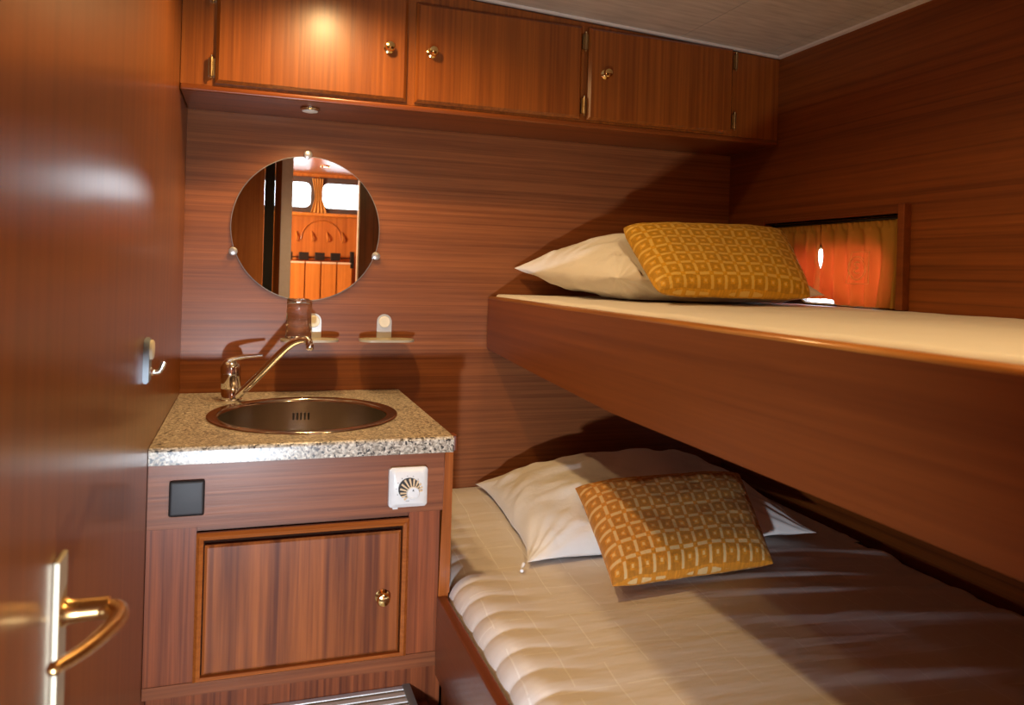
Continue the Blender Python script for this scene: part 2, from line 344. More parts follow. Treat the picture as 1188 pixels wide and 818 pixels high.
def cushion_mat(name, base, bar, dot, nu, nv):
    """cut velvet: squares with a small centre dot, pale bars between them"""
    m, nt, b, out = newmat(name); N = nt.nodes.new; L = nt.links.new
    uv = N('ShaderNodeUVMap'); uv.uv_map = 'UVMap'; sp = N('ShaderNodeSeparateXYZ')
    wn = N('ShaderNodeTexNoise'); wn.inputs['Scale'].default_value = 3
    mv = N('ShaderNodeMix'); mv.data_type = 'VECTOR'; mv.inputs[0].default_value = .025
    L(uv.outputs[0], mv.inputs[4]); L(uv.outputs[0], wn.inputs['Vector']); L(wn.outputs['Color'], mv.inputs[5]); L(mv.outputs[1], sp.inputs[0])
    def M(op, a, bb=None):
        n = N('ShaderNodeMath'); n.operation = op
        for i, x in enumerate((a, bb)):
            if x is None: continue
            if isinstance(x, (int, float)): n.inputs[i].default_value = x
            else: L(x, n.inputs[i])
        return n.outputs[0]
    def cell(c, n):
        return M('ABSOLUTE', M('SUBTRACT', M('FRACT', M('MULTIPLY', c, n)), .5))
    a = cell(sp.outputs[0], nu); c = cell(sp.outputs[1], nv)
    vbar = M('MULTIPLY', M('GREATER_THAN', a, .405), M('LESS_THAN', c, .34))
    hbar = M('MULTIPLY', M('GREATER_THAN', c, .405), M('LESS_THAN', a, .34))
    bars = M('MAXIMUM', vbar, hbar)
    mxx = M('MAXIMUM', a, c)
    dotm = M('LESS_THAN', mxx, .085)
    ring = M('MULTIPLY', M('GREATER_THAN', mxx, .17), M('LESS_THAN', mxx, .36))
    fz = N('ShaderNodeTexNoise'); fz.inputs['Scale'].default_value = 60; fz.inputs['Detail'].default_value = 3; L(uv.outputs[0], fz.inputs['Vector'])
    def mix(f, A, B):
        x = N('ShaderNodeMix'); x.data_type = 'RGBA'
        L(f, x.inputs[0])
        for i, s in ((6, A), (7, B)):
            if isinstance(s, tuple): x.inputs[i].default_value = (*s, 1)
            else: L(s, x.inputs[i])
        return x.outputs[2]
    r = N('ShaderNodeMapRange'); r.inputs[1].default_value = .3; r.inputs[2].default_value = .7; L(fz.outputs['Fac'], r.inputs[0])
    body = mix(r.outputs[0], tuple(x*.72 for x in base), tuple(x*1.12 for x in base))
    body = mix(M('MULTIPLY', ring, .45), body, tuple(x*.42 for x in base))
    col = mix(dotm, body, dot); col = mix(bars, col, bar)
    L(col, b.inputs['Base Color']); b.inputs['Roughness'].default_value = .6
    b.inputs['Sheen Weight'].default_value = .15; b.inputs['Sheen Tint'].default_value = (1, .8, .45, 1)
    h = M('ADD', M('SUBTRACT', 1, bars), M('MULTIPLY', fz.outputs['Fac'], .6))
    bp = N('ShaderNodeBump'); bp.inputs['Strength'].default_value = .55; bp.inputs['Distance'].default_value = .004
    L(h, bp.inputs['Height']); L(bp.outputs[0], b.inputs['Normal'])
    return m

def glass_mat(name, col=(.97, .98, .97), rough=0., thin=False):
    m, nt, b, out = newmat(name)
    if thin:
        g = nt.nodes.new('ShaderNodeBsdfTransparent'); g.inputs[0].default_value = (*col, 1)
        gl = nt.nodes.new('ShaderNodeBsdfGlossy'); gl.inputs['Roughness'].default_value = .03
        mx = nt.nodes.new('ShaderNodeMixShader'); fr = nt.nodes.new('ShaderNodeFresnel'); fr.inputs[0].default_value = 1.5
        nt.links.new(fr.outputs[0], mx.inputs[0]); nt.links.new(g.outputs[0], mx.inputs[1]); nt.links.new(gl.outputs[0], mx.inputs[2])
        nt.links.new(mx.outputs[0], out.inputs[0])
    else:
        b.inputs['Base Color'].default_value = (*col, 1); b.inputs['Transmission Weight'].default_value = 1
        b.inputs['Roughness'].default_value = rough; b.inputs['IOR'].default_value = 1.45
    return m
GLASS = glass_mat('clear tumbler glass', (.99, .985, .98), .05)
PANE = glass_mat('window glass')
FROST = plain('frosted acrylic', (.62, .56, .42), .3)
FROST.node_tree.nodes['Principled BSDF'].inputs['Transmission Weight'].default_value = .35
MIRROR = plain('mirror silver', (.90, .89, .87), .0, 1.)
CLIP = plain('satin nickel clip', (.48, .46, .45), .3, .7)
MEDGE = plain('polished mirror rim', (.75, .78, .76), .15, .6)

def curtain_mat():
    m, nt, b, out = newmat('ochre curtain cloth'); N = nt.nodes.new; L = nt.links.new
    d = N('ShaderNodeBsdfDiffuse'); d.inputs[0].default_value = (.40, .215, .045, 1)
    t = N('ShaderNodeBsdfTranslucent'); t.inputs[0].default_value = (.95, .085, .018, 1)
    tc = N('ShaderNodeTexCoord'); nz = N('ShaderNodeTexNoise'); nz.inputs['Scale'].default_value = 600
    L(tc.outputs['Object'], nz.inputs['Vector'])
    bp = N('ShaderNodeBump'); bp.inputs['Strength'].default_value = .2; bp.inputs['Distance'].default_value = .001
    L(nz.outputs['Fac'], bp.inputs['Height']); L(bp.outputs[0], d.inputs['Normal'])
    mx = N('ShaderNodeMixShader'); mx.inputs[0].default_value = .22
    L(d.outputs[0], mx.inputs[1]); L(t.outputs[0], mx.inputs[2]); L(mx.outputs[0], out.inputs[0])
    return m
CURT = curtain_mat()
CURT_LINE = plain('pale orange stitching', (.95, .55, .22), .6)

# ------------------------------------------------------------------ mesh helpers
def link(name, bm, mat, parent=None, smooth=False, origin=None):
    me = bpy.data.meshes.new(name)
    if parent is not None:
        o0 = parent.get('_o', None); o0 = Vector(o0) if o0 is not None else Vector((0, 0, 0))
    else:
        if origin is None:
            vs = [v.co for v in bm.verts]
            origin = ((min(v.x for v in vs)+max(v.x for v in vs))/2, (min(v.y for v in vs)+max(v.y for v in vs))/2, min(v.z for v in vs))
        o0 = Vector(origin)
    bmesh.ops.translate(bm, vec=-o0, verts=bm.verts)
    bmesh.ops.recalc_face_normals(bm, faces=bm.faces)
    bm.to_mesh(me); bm.free()
    if mat is not None: me.materials.append(mat)
    if smooth:
        for p in me.polygons: p.use_smooth = True
        if smooth == 'auto':
            me.set_sharp_from_angle(angle=math.radians(38))
    o = bpy.data.objects.new(name, me); C.objects.link(o)
    o['_o'] = tuple(o0)
    if parent is not None: o.parent = parent
    else: o.location = o0
    return o

def thing(name, label, cat, loc, group=None):
    o = bpy.data.objects.new(name, None); C.objects.link(o); o.empty_display_size = .05
    o.location = loc; o['_o'] = tuple(loc); o['label'] = label; o['category'] = cat
    if group: o['group'] = group
    return o
def tag(o, label, cat, group=None):
    o['label'] = label; o['category'] = cat
    if group: o['group'] = group
    return o
def struct(name, bm, mat, parent=None, smooth=False):
    o = link(name, bm, mat, parent, smooth)
    if parent is None: o['kind'] = 'structure'
    return o
def NB(): return bmesh.new()
def merge(bm, t):
    me = bpy.data.meshes.new('tmp'); t.to_mesh(me); t.free(); bm.from_mesh(me); bpy.data.meshes.remove(me)
def box(bm, x0, x1, y0, y1, z0, z1, bev=0., seg=2):
    t = NB(); bmesh.ops.create_cube(t, size=1)
    x0, x1 = sorted((x0, x1)); y0, y1 = sorted((y0, y1)); z0, z1 = sorted((z0, z1))
    for v in t.verts:
        v.co = Vector((x0 if v.co.x < 0 else x1, y0 if v.co.y < 0 else y1, z0 if v.co.z < 0 else z1))
    if bev: bmesh.ops.bevel(t, geom=list(t.edges), offset=bev, segments=seg, affect='EDGES', profile=.6)
    merge(bm, t); return bm
def prism(bm, pts, axis, a, b, bev=0.):
    """pts: 2-D outline in the two other axes (in order), extruded along axis from a to b"""
    t = NB()
    def mk(p, d):
        c = list(p); c.insert(axis, d); return t.verts.new(c)
    A = [mk(p, a) for p in pts]; B = [mk(p, b) for p in pts]
    t.faces.new(A); t.faces.new(B[::-1])
    n = len(pts)
    for i in range(n): t.faces.new((A[i], B[i], B[(i+1) % n], A[(i+1) % n]))
    if bev:
        ed = [e for e in t.edges if abs(e.verts[0].co[axis]-e.verts[1].co[axis]) < 1e-6]
        bmesh.ops.bevel(t, geom=ed, offset=bev, segments=2, affect='EDGES')
    merge(bm, t); return bm
def lathe(bm, prof, centre, axis=(0, 0, 1), seg=32, cap=True):
    """prof: (radius, height) pairs along axis"""
    t = NB(); q = Vector((0, 0, 1)).rotation_difference(Vector(axis)); c = Vector(centre); rings = []
    for r, h in prof:
        rings.append([t.verts.new(c+q@Vector((r*math.cos(2*PI*i/seg), r*math.sin(2*PI*i/seg), h))) for i in range(seg)])
    for A, B in zip(rings, rings[1:]):
        for i in range(seg): t.faces.new((A[i], A[(i+1) % seg], B[(i+1) % seg], B[i]))
    if cap: t.faces.new(rings[0][::-1]); t.faces.new(rings[-1])
    merge(bm, t); return bm
def smooth_path(pts, n=8):
    P = [Vector(p) for p in pts]; P = [P[0]*2-P[1]]+P+[P[-1]*2-P[-2]]; out = []
    for i in range(1, len(P)-2):
        for k in range(n):
            t = k/n; p0, p1, p2, p3 = P[i-1:i+3]
            out.append(.5*((2*p1)+(-p0+p2)*t+(2*p0-5*p1+4*p2-p3)*t*t+(-p0+3*p1-3*p2+p3)*t**3))
    out.append(P[-2]); return out
def tube(bm, pts, rad, seg=14, smooth=0, flat=1.):
    P = smooth_path(pts, smooth) if smooth else [Vector(p) for p in pts]
    n = len(P)
    def R(i):
        if isinstance(rad, (int, float)): return rad
        f = i/(n-1)*(len(rad)-1); k = min(int(f), len(rad)-2); return rad[k]+(rad[k+1]-rad[k])*(f-k)
    t = NB(); rings = []; up = None
    for i, p in enumerate(P):
        d = (P[min(i+1, n-1)]-P[max(i-1, 0)]).normalized()
        if up is None:
            up = Vector((0, 0, 1)) if abs(d.z) < .9 else Vector((1, 0, 0))
        s = d.cross(up).normalized(); up = s.cross(d).normalized()
        r = R(i)
        rings.append([t.verts.new(p+s*r*math.cos(2*PI*k/seg)+up*r*flat*math.sin(2*PI*k/seg)) for k in range(seg)])
    for A, B in zip(rings, rings[1:]):
        for k in range(seg): t.faces.new((A[k], A[(k+1) % seg], B[(k+1) % seg], B[k]))
    t.faces.new(rings[0][::-1]); t.faces.new(rings[-1]); merge(bm, t); return bm
def rrect(x0, x1, y0, y1, r, n=6):
    pts = []
    for cx, cy, a0 in ((x1-r, y1-r, 0), (x0+r, y1-r, 90), (x0+r, y0+r, 180), (x1-r, y0+r, 270)):
        for k in range(n+1):
            a = math.radians(a0+90*k/n); pts.append((cx+r*math.cos(a), cy+r*math.sin(a)))
    return pts
def plate_hole(bm, outer, inner, axis, a, b):
    """flat plate with a hole: loops of 2-D points, thickness along axis from a to b"""
    t = NB()
    def loop(pts, d):
        vs = []
        for p in pts:
            c = list(p); c.insert(axis, d); vs.append(t.verts.new(c))
        return vs, [t.edges.new((vs[i], vs[(i+1) % len(vs)])) for i in range(len(vs))]
    for d in (a, b):
        vo, eo = loop(outer, d); vi, ei = loop(inner, d)
        bmesh.ops.triangle_fill(t, use_beauty=True, use_dissolve=False, edges=eo+ei)
        if d == a: A = (vo, vi)
        else: B = (vo, vi)
    for P, Q in zip(A, B):
        n = len(P)
        for i in range(n): t.faces.new((P[i], P[(i+1) % n], Q[(i+1) % n], Q[i]))
    merge(bm, t); return bm

XL = -.185; XR = 1.615; YN = -2.75
def zc(x): return 2.055-.0477*x           # cambered ceiling of the cabin

# ------------------------------------------------------------------ the room
b = NB(); box(b, XL-.04, XR+.04, 0, .04, -.05, 2.12); struct('wall_back', b, W['wall_x'])
b = NB(); box(b, XL-.04, XL, -2.79, .0, -.05, 2.12); struct('wall_left', b, W['wall_z'])
# right wall (the hull side) with the window recess
b = NB(); wy0, wy1, wz0, wz1 = -.79, -.215, 1.178, 1.437
plate_hole(b, [(-2.79, -.05), (0, -.05), (0, 2.12), (-2.79, 2.12)], [(wy0, wz0), (wy1, wz0), (wy1, wz1), (wy0, wz1)], 0, XR, XR+.05)
struct('wall_right', b, W['wall_y'])
b = NB(); box(b, XL-.04, XR+.04, -2.79, .04, -.05, 0); struct('floor', b, W['floor'])
# ceiling in three panels with narrow joints
b = NB()
for x0, x1 in ((XL, .55), (.553, 1.238), (1.2405, 1.5545), (1.557, XR)):
    prism(b, [(x0, zc(x0)), (x1, zc(x1)), (x1, zc(x1)+.02), (x0, zc(x0)+.02)], 1, -2.78, 0)
prism(b, [(XL-.04, zc(XL)+.024), (XR+.04, zc(XR)+.024), (XR+.04, zc(XR)+.06), (XL-.04, zc(XL)+.06)], 1, -2.79, .04)
struct('ceiling', b, CEIL)
b = NB(); prism(b, [(XR-.016, zc(XR)-.006), (XR, zc(XR)-.006), (XR, zc(XR)+.004), (XR-.016, zc(XR)+.004)], 1, -2.78, -.262, .002)
struct('trim_1', b, TRIMW)
b = NB(); prism(b, [(XL, zc(XL)-.006), (XR-.017, zc(XR)-.006), (XR-.017, zc(XR)+.002), (XL, zc(XL)+.002)], 1, -.278, -.262, .002)
struct('trim_2', b, TRIMW)

# near partition with the doorway the mirror shows
b = NB()
box(b, XL-.04, .064, YN-.04, YN, 0, 2.12); box(b, .20, .235, YN-.04, YN-.001, 0, 2.12)
struct('wall_near', b, W['saloon_z'])
b = NB(); box(b, .066, .126, YN-.05, YN-.01, 0, 2.08); struct('gap_shade', b, GAPSHADE)  # black strip painted in for the darkness of an open gap in the partition
b = NB(); prism(b, [(.128, YN-.04), (.165, YN), (.172, YN), (.172, YN-.04)], 2, 0, 2.08); struct('trim_4', b, W['saloon_z'])
b = NB(); box(b, .1655, .233, YN-.0, YN+.012, 0, 2.08, .003)
struct('trim_5', b, plain('painted light on door edge', (.82, .78, .82), .35, .1))  # pale colour stands in for window light on the door edge
b = NB(); box(b, .66, XR, YN-.04, YN, 0, 2.12); box(b, .235, .66, YN-.04, YN, 2.07, 2.12)
struct('wall_near_right', b, W['dark_z'])
b = NB(); box(b, .650, .659, YN-.045, YN+.004, 0, 2.07, .002); struct('trim_6', b, plain('pale door seal', (.6, .5, .42), .4))

# open cabin door, lying along the left wall
d = NB(); box(d, XL+.0005, XL+.004, -2.32, -1.495, .02, 2.0, .0015)
door = struct('door_1', d, W['wall_z'])
dh = bpy.data.objects.new('door_handle', None); C.objects.link(dh); dh.parent = door; dh['_o'] = door['_o']
b = NB(); box(b, XL+.004, XL+.010, -1.507, -1.467, .68, .945, .002); link('backplate', b, plain('brass backplate', (.50, .44, .32), .5, .6), dh)
b = NB()
lathe(b, [(.014, 0), (.015, .004), (.0125, .008), (.0115, .02), (.0115, .045)], (XL+.009, -1.492, .889), (1, 0, 0), 24)
tube(b, [(XL+.046, -1.492, .889), (XL+.060, -1.498, .889), (XL+.067, -1.525, .891), (XL+.063, -1.57, .897), (XL+.052, -1.615, .902), (XL+.036, -1.65, .905)],
     [.0115, .0115, .010, .0085, .0075, .0065], 18, 6, .8)
lathe(b, [(.0063, 0), (.005, .003), (.002, .005), (.0003, .0055)], (XL+.036, -1.65, .905), (-.4, -.9, .08), 16)
link('lever', b, BRONZE, dh, 'auto')

# ------------------------------------------------------------------ overhead cabinet
YF = -.26
oc = thing('overhead_cabinet', 'long mahogany overhead cupboard with three doors under the ceiling', 'cupboard', (.7, -.13, 1.69))
b = NB()
box(b, XL+.001, XR-.001, YF-.004, -.001, 1.690, 1.706, .005, 3)       # bottom board with a rounded lip
link('bottom_board', b, W['cup_x'], oc, 'auto')
b = NB()
prism(b, [(XL+.001, 1.7065), (XR-.001, 1.7065), (XR-.001, zc(XR)-.008), (XL+.001, zc(XL)-.008)], 1, YF, YF+.018)
link('face_frame', b, W['cup_z'], oc)
def knob(bm_parent, x, y, z, r=.014):
    k = NB()
    lathe(k, [(r*1.0, 0), (r*1.05, .0015), (r*.8, .003), (r*.45, .006), (r*.42, .012), (r*.75, .015), (r*1.0, .019), (r*1.0, .023), (r*.82, .027), (r*.4, .029), (.0005, .0293)], (x, y, z), (0, -1, 0), 28)
    return link('knob', k, BRASS, bm_parent, 'auto')
def hinge(parent, x, z0, z1):
    h = NB(); y = YF-.016
    prof = [(.0015, 0), (.003, .002), (.0018, .005), (.0042, .006), (.0042, (z1-z0)*.33), (.0034, (z1-z0)*.34), (.0042, (z1-z0)*.35), (.0042, (z1-z0)*.66), (.0034, (z1-z0)*.67),
            (.0042, (z1-z0)*.68), (.0042, z1-z0-.006), (.0018, z1-z0-.005), (.003, z1-z0-.002), (.0015, z1-z0)]
    lathe(h, prof, (x, y, z0), (0, 0, 1), 12)
    box(h, x-.008, x+.008, YF-.013, YF-.001, z0+.008, z1-.008)
    return link('hinge', h, BRASS_OLD, parent, 'auto')
def cup_door(x0, x1, ztl, ztr, kx, kz, hx):
    t = NB(); f = .008
    pts = [(x0, 1.7125), (x1, 1.7125), (x1, ztr), (x0, ztl)]
    ins = [(x0+f, 1.7125+f), (x1-f, 1.7125+f), (x1-f, ztr-f), (x0+f, ztl-f)]
    Bk = [t.verts.new((p[0], YF-.002, p[1])) for p in pts]; Md = [t.verts.new((p[0], YF-.010, p[1])) for p in pts]
    Fr = [t.verts.new((p[0], YF-.018, p[1])) for p in ins]
    t.faces.new(Bk[::-1]); t.faces.new(Fr)
    for A, B in ((Bk, Md), (Md, Fr)):
        for i in range(4): t.faces.new((A[i], A[(i+1) % 4], B[(i+1) % 4], B[i]))
    d = link('door', t, W['cup_z'], oc)
    knob(d, kx, YF-.018, kz)
    hinge(d, hx, 1.722, 1.782); hinge(d, hx, 1.912, 1.972)
    return d
cup_door(-.101, .389, 2.000, 1.996, .338, 1.852, -.111)
cup_door(.413, .910, 1.989, 1.986, .457, 1.853, .920)
cup_door(.932, 1.432, 1.986, 1.981, .985, 1.850, 1.4405)

pk = thing('puck_light', 'small round frosted spotlight under the overhead cupboard above the mirror', 'light', (.141, -.176, 1.680))
b = NB(); lathe(b, [(.026, 0), (.027, -.004), (.022, -.009), (.0215, -.0065)], (.141, -.176, 1.690)); link('bezel', b, STEEL, pk, 'auto')
b = NB(); lathe(b, [(.0212, 0), (.0212, -.004), (.012, -.0065), (.001, -.007)], (.141, -.176, 1.6835)); link('lens', b, PUCK, pk, 'auto')

# ------------------------------------------------------------------ round mirror
mc = Vector((.1535, 0, 1.3645)); MR = .216
mi = thing('round_mirror', 'round frameless mirror held by three chrome clips above the tap', 'mirror', (mc.x, 0, mc.z-MR))
b = NB(); lathe(b, [(MR-.002, .003), (MR-.0008, .0055), (MR-.003, .0075)], (mc.x, 0, mc.z), (0, -1, 0), 128, cap=False)
lathe(b, [(MR-.002, .003), (MR-.0012, .0032)], (mc.x, 0, mc.z), (0, -1, 0), 128, cap=False)
link('rim', b, MEDGE, mi, 'auto')
b = NB(); lathe(b, [(MR-.003, .002), (MR-.003, .0072)], (mc.x, 0, mc.z), (0, -1, 0), 128); link('glass', b, MIRROR, mi)
for a in (91, 200, 340):
    b = NB(); p = mc+Vector((math.cos(math.radians(a)), 0, math.sin(math.radians(a))))*(MR+.003)
    lathe(b, [(.0085, 0), (.0085, .009), (.0118, .0095), (.0124, .012), (.0115, .0145), (.009, .0155), (.001, .016)], (p.x, -.0005, p.z), (0, -1, 0), 28)
    link('clip', b, CLIP, mi, 'auto')

# ------------------------------------------------------------------ glass shelves and tumbler
def shelf(x, xs, label):
    s = thing('soap_shelf', label, 'shelf', (x, -.05, 1.03), 'small wall shelves beside the tap')
    b = NB(); pts = [(x-.0225, 1.034), (x+.0225, 1.034), (x+.0225, 1.086)]
    pts += [(x+.0225*math.cos(a), 1.090+.0225*math.sin(a)) for a in [math.radians(k) for k in range(10, 180, 14)]] + [(x-.0225, 1.086)]
    prism(b, pts, 1, -.0095, -.0005, .002); link('bracket', b, plain('silvered bracket', (.55, .55, .52), .3, .5), s)
    b = NB(); lathe(b, [(.0175, 0), (.0175, .003), (.0155, .0045), (.013, .0042), (.001, .0046)], (x, -.0095, 1.0885), (0, -1, 0), 36); link('button', b, IVORY, s, 'auto')
    b = NB()
    pts = rrect(xs-.082, xs+.082, -.104, -.010, .04, 10)
    prism(b, pts, 2, 1.034, 1.0385, .001)
    plate_hole(b, pts, rrect(xs-.079, xs+.079, -.101, -.013, .038, 10), 2, 1.0385, 1.0405)
    link('tray', b, FROST, s)
    return s
shelf(.180, .166, 'small frosted wall shelf left of its twin, behind the spout, carrying the glass tumbler')
shelf(.391, .391, 'small empty frosted wall shelf to the right of the tap')
gl = NB(); gx, gy, gz = .134, -.058, 1.0412
prof = [(.001, .001), (.034, .001), (.0372, .004), (.0368, .030), (.0362, .031), (.0345, .1105), (.0352, .112), (.0345, .1125), (.0338, .1115)]
lathe(gl, prof, (gx, gy, gz), seg=48, cap=False)
tag(link('tumbler', gl, GLASS, None, 'auto'), 'clear glass tumbler standing on the shelf behind the spout', 'glass')

# hook on the left wall
hk = thing('wall_hook', 'robe hook with ivory button and chrome peg on the glossy left wall', 'hook', (XL, -.80, 1.02))
b = NB(); hy = -.80
pts = [(hy-.0225, 1.026), (hy+.0225, 1.026), (hy+.0225, 1.085)]+[(hy+.0225*math.cos(a), 1.088+.0225*math.sin(a)) for a in [math.radians(k) for k in range(10, 180, 14)]]+[(hy-.0225, 1.085)]
prism(b, pts, 0, XL, XL+.010, .002); link('bracket', b, plain('blue grey bracket', (.22, .26, .30), .4, .2), hk)
b = NB(); lathe(b, [(.0185, 0), (.0185, .004), (.016, .006), (.001, .0065)], (XL+.010, hy, 1.087), (1, 0, 0), 32); link('button', b, IVORY, hk, 'auto')
b = NB(); lathe(b, [(.0085, 0), (.0085, .004), (.005, .007)], (XL+.009, hy, 1.046), (1, 0, 0), 20)
tube(b, [(XL+.012, hy, 1.046), (XL+.020, hy, 1.0445), (XL+.028, hy, 1.048), (XL+.034, hy, 1.064)], [.0055, .0045, .0045, .0055], 14, 6)
link('peg', b, CH, hk, 'auto')

# ------------------------------------------------------------------ vanity
VY = -.70; VX1 = .44
va = thing('vanity_cabinet', 'mahogany washstand cabinet with one framed door below the basin', 'cabinet', (.13, -.35, 0))
b = NB(); box(b, XL+.001, XL+.016, VY+.018, -.002, .375, .844); box(b, XL+.016, VX1-.016, VY+.018, -.002, .375, .39); box(b, XL+.016, VX1-.016, -.012, -.002, .39, .83)
link('carcass', b, W['van_s'], va)
b = NB(); box(b, VX1-.016, VX1, VY+.010, -.002, .375, .844, .001); link('side_panel', b, W['van_s'], va)
b = NB(); prism(b, [(.4145, .530), (.4135, .373), (VX1-.006, .373), (VX1-.003, .530), (VX1, .530), (VX1, .845), (.4215, .845)], 1, VY-.003, VY+.012)
link('corner_strip', b, W['strip_z'], va)
b = NB(); box(b, XL+.001, .4205, VY, VY+.018, .716, .845); link('apron', b, W['van_x'], va)
b = NB(); box(b, XL+.001, -.091, VY, VY+.018, .402, .7157); link('stile', b, W['van_s'], va)
b = NB(); box(b, .344, .4135, VY, VY+.018, .402, .7157); link('stile', b, W['van_s'], va)
b = NB(); prism(b, [(XL+.001, .377), (.4125, .370), (.4135, .4015), (XL+.001, .4015)], 1, VY-.002, VY+.018); link('bottom_rail', b, W['van_x'], va)
b = NB(); box(b, -.091, .344, VY+.010, VY+.018, .705, .7155); 
link('rail', b, W['van_x'], va)
# moulding round the door
b = NB()
o = [(-.091, .402), (.344, .402), (.344, .7045), (-.091, .7045)]; w = .014
i_ = [(-.091+w, .402+w*.7), (.344-w, .402+w*.7), (.344-w, .7045-w), (-.091+w, .7045-w)]
md = [(x+(X-x)*.45, z+(Z-z)*.45) for (x, z), (X, Z) in zip(o, i_)]
loops = [[(x, VY+.002, z) for x, z in o], [(x, VY-.006, z) for x, z in o], [(x, VY-.012, z) for x, z in md], [(x, VY-.009, z) for x, z in i_], [(x, VY+.006, z) for x, z in i_]]
t = NB(); LV = [[t.verts.new(p) for p in l] for l in loops]
for A, B in zip(LV, LV[1:]):
    for k in range(4): t.faces.new((A[k], A[(k+1) % 4], B[(k+1) % 4], B[k]))
merge(b, t); link('door_moulding', b, W['strip'], va)
b = NB(); x0, x1, z0, z1 = -.0745, .3275, .4125, .6775
t = NB(); f = .005
Bk = [t.verts.new(p) for p in ((x0, VY+.012, z0), (x1, VY+.012, z0), (x1, VY+.012, z1), (x0, VY+.012, z1))]
Md = [t.verts.new(p) for p in ((x0, VY+.001, z0), (x1, VY+.001, z0), (x1, VY+.001, z1), (x0, VY+.001, z1))]
Fr = [t.verts.new(p) for p in ((x0+f, VY-.003, z0+f), (x1-f, VY-.003, z0+f), (x1-f, VY-.003, z1-f), (x0+f, VY-.003, z1-f))]
t.faces.new(Bk[::-1]); t.faces.new(Fr)
for A, B in ((Bk, Md), (Md, Fr)):
    for k in range(4): t.faces.new((A[k], A[(k+1) % 4], B[(k+1) % 4], B[k]))
vd = link('door', t, W['van_z'], va)
knob(vd, .289, VY-.003, .538, .0145)
b = NB(); box(b, x0-.012, x1+.012, VY+.014, VY+.018, z0-.008, z1+.02); link('shade_board', b, plain('door gap shade', (.03, .01, .005), .9, spec=.1), va)  # near-black sheet paints the shade in the gap round the door
b = NB(); box(b, XL+.001, VX1, -.635, -.615, .0, .3725); link('kick_panel', b, W['van_s'], va)
b = NB(); box(b, XL+.02, VX1-.02, -.614, -.05, 0, .374); link('plinth', b, W['dark_z'], va)

# worktop with the basin cut-out
wt = thing('worktop', 'beige speckled stone worktop with rounded front edge around the basin', 'worktop', (.13, -.35, .845))
SX, SY, RX, RY = .1355, -.378, .2315, .246
hole = [(SX+(RX-.018)*math.cos(a), SY+(RY-.018)*math.sin(a)) for a in [2*PI*k/64 for k in range(64)]]
t = NB(); plate_hole(t, [(XL+.001, -.002), (XL+.001, VY+.012), (VX1, VY+.012), (VX1, -.002)], hole, 2, .8455, .880); 
# rounded nosing
nz_ = [(VY+.012, .8455), (VY+.012, .880)]+[(VY+.004-.0085*math.sin(a), .8715+.0085*math.cos(a)) for a in [math.radians(k) for k in range(0, 91, 15)]]+[(VY-.0045, .8455)]
prism(t, nz_, 0, XL+.001, VX1)
link('slab', t, GRAN, wt, 'auto')
b = NB(); prism(b, rrect(VX1+.0005, VX1+.011, VY+.002, VY+.040, .004, 4), 2, .847, .8795, .001); link('edge_block', b, W['van_s'], wt)

# basin
si = thing('sink', 'oval stainless steel basin set in the speckled worktop', 'sink', (SX, SY, .72))
def ell(r, z, s=96): return [(SX+(RX-r)*math.cos(2*PI*k/s), SY+(RY-r)*math.sin(2*PI*k/s), z) for k in range(s)]
def rings(bm, ls, capend=False):
    LV = [[bm.verts.new(p) for p in l] for l in ls]
    for A, B in zip(LV, LV[1:]):
        n = len(A)
        for k in range(n): bm.faces.new((A[k], A[(k+1) % n], B[(k+1) % n], B[k]))
    if capend: bm.faces.new(LV[-1])
b = NB(); rings(b, [ell(0, .8802), ell(0, .8825), ell(.002, .8845), ell(.006, .8850), ell(.020, .8835), ell(.025, .8840), ell(.028, .8822), ell(.0295, .876)])
link('rim', b, STEELRIM, si, True)
b = NB(); rings(b, [ell(.0295, .876), ell(.030, .86), ell(.034, .79), ell(.042, .755), ell(.065, .735), ell(.11, .727), ell(.19, .724)], True)
link('bowl', b, STEEL, si, True)
for k in range(5):
    b = NB(); a = math.radians(90)+(-2+k)*.050-.03; r = .031
    px, py = SX+(RX-r)*math.cos(a), SY+(RY-r-.002)*math.sin(a)
    box(b, px-.0022, px+.0022, py-.003, py+.001, .826, .846, .001); link('overflow_slot', b, BLACK, si)
b = NB(); lathe(b, [(.022, 0), (.022, .002), (.015, .003), (.001, .0025)], (SX, SY, .7235)); link('drain', b, CH, si, 'auto')

# tap
fa = thing('faucet', 'chrome single lever mixer tap with a long raised spout', 'faucet', (-.043, -.147, .88))
b = NB(); lathe(b, [(.0285, 0), (.0285, .004), (.0265, .006), (.0262, .035), (.0258, .0355), (.0262, .0362), (.0262, .074), (.0255, .0748), (.0255, .0758), (.0268, .0765), (.0265, .092), (.023, .103), (.014, .111), (.001, .113)], (-.043, -.147, .880), (-.04, 0, 1), 40)
link('body', b, CH, fa, 'auto')
b = NB(); tube(b, [(-.066, -.147, .972), (-.052, -.150, .990), (-.020, -.156, 1.000), (.012, -.162, 1.004), (.036, -.166, 1.006)], [.010, .016, .012, .0085, .0065], 18, 8, .55)
link('lever', b, CH, fa, 'auto')
b = NB()
tube(b, [(-.030, -.160, .893), (.000, -.180, .925), (.040, -.210, .972), (.080, -.240, 1.020), (.106, -.258, 1.046), (.128, -.270, 1.057), (.146, -.278, 1.057), (.150, -.280, 1.045)], [.0105, .0105, .0103, .010, .0098, .0096, .0098, .0098], 18, 8)
link('spout', b, CH, fa, 'auto')
b = NB(); lathe(b, [(.0088, .010), (.0100, .008), (.0100, -.006), (.0085, -.008), (.0078, -.008), (.0078, -.003)], (.1515, -.2805, 1.040), (.1, 0, 1), 24)
link('aerator', b, CH, fa, 'auto')

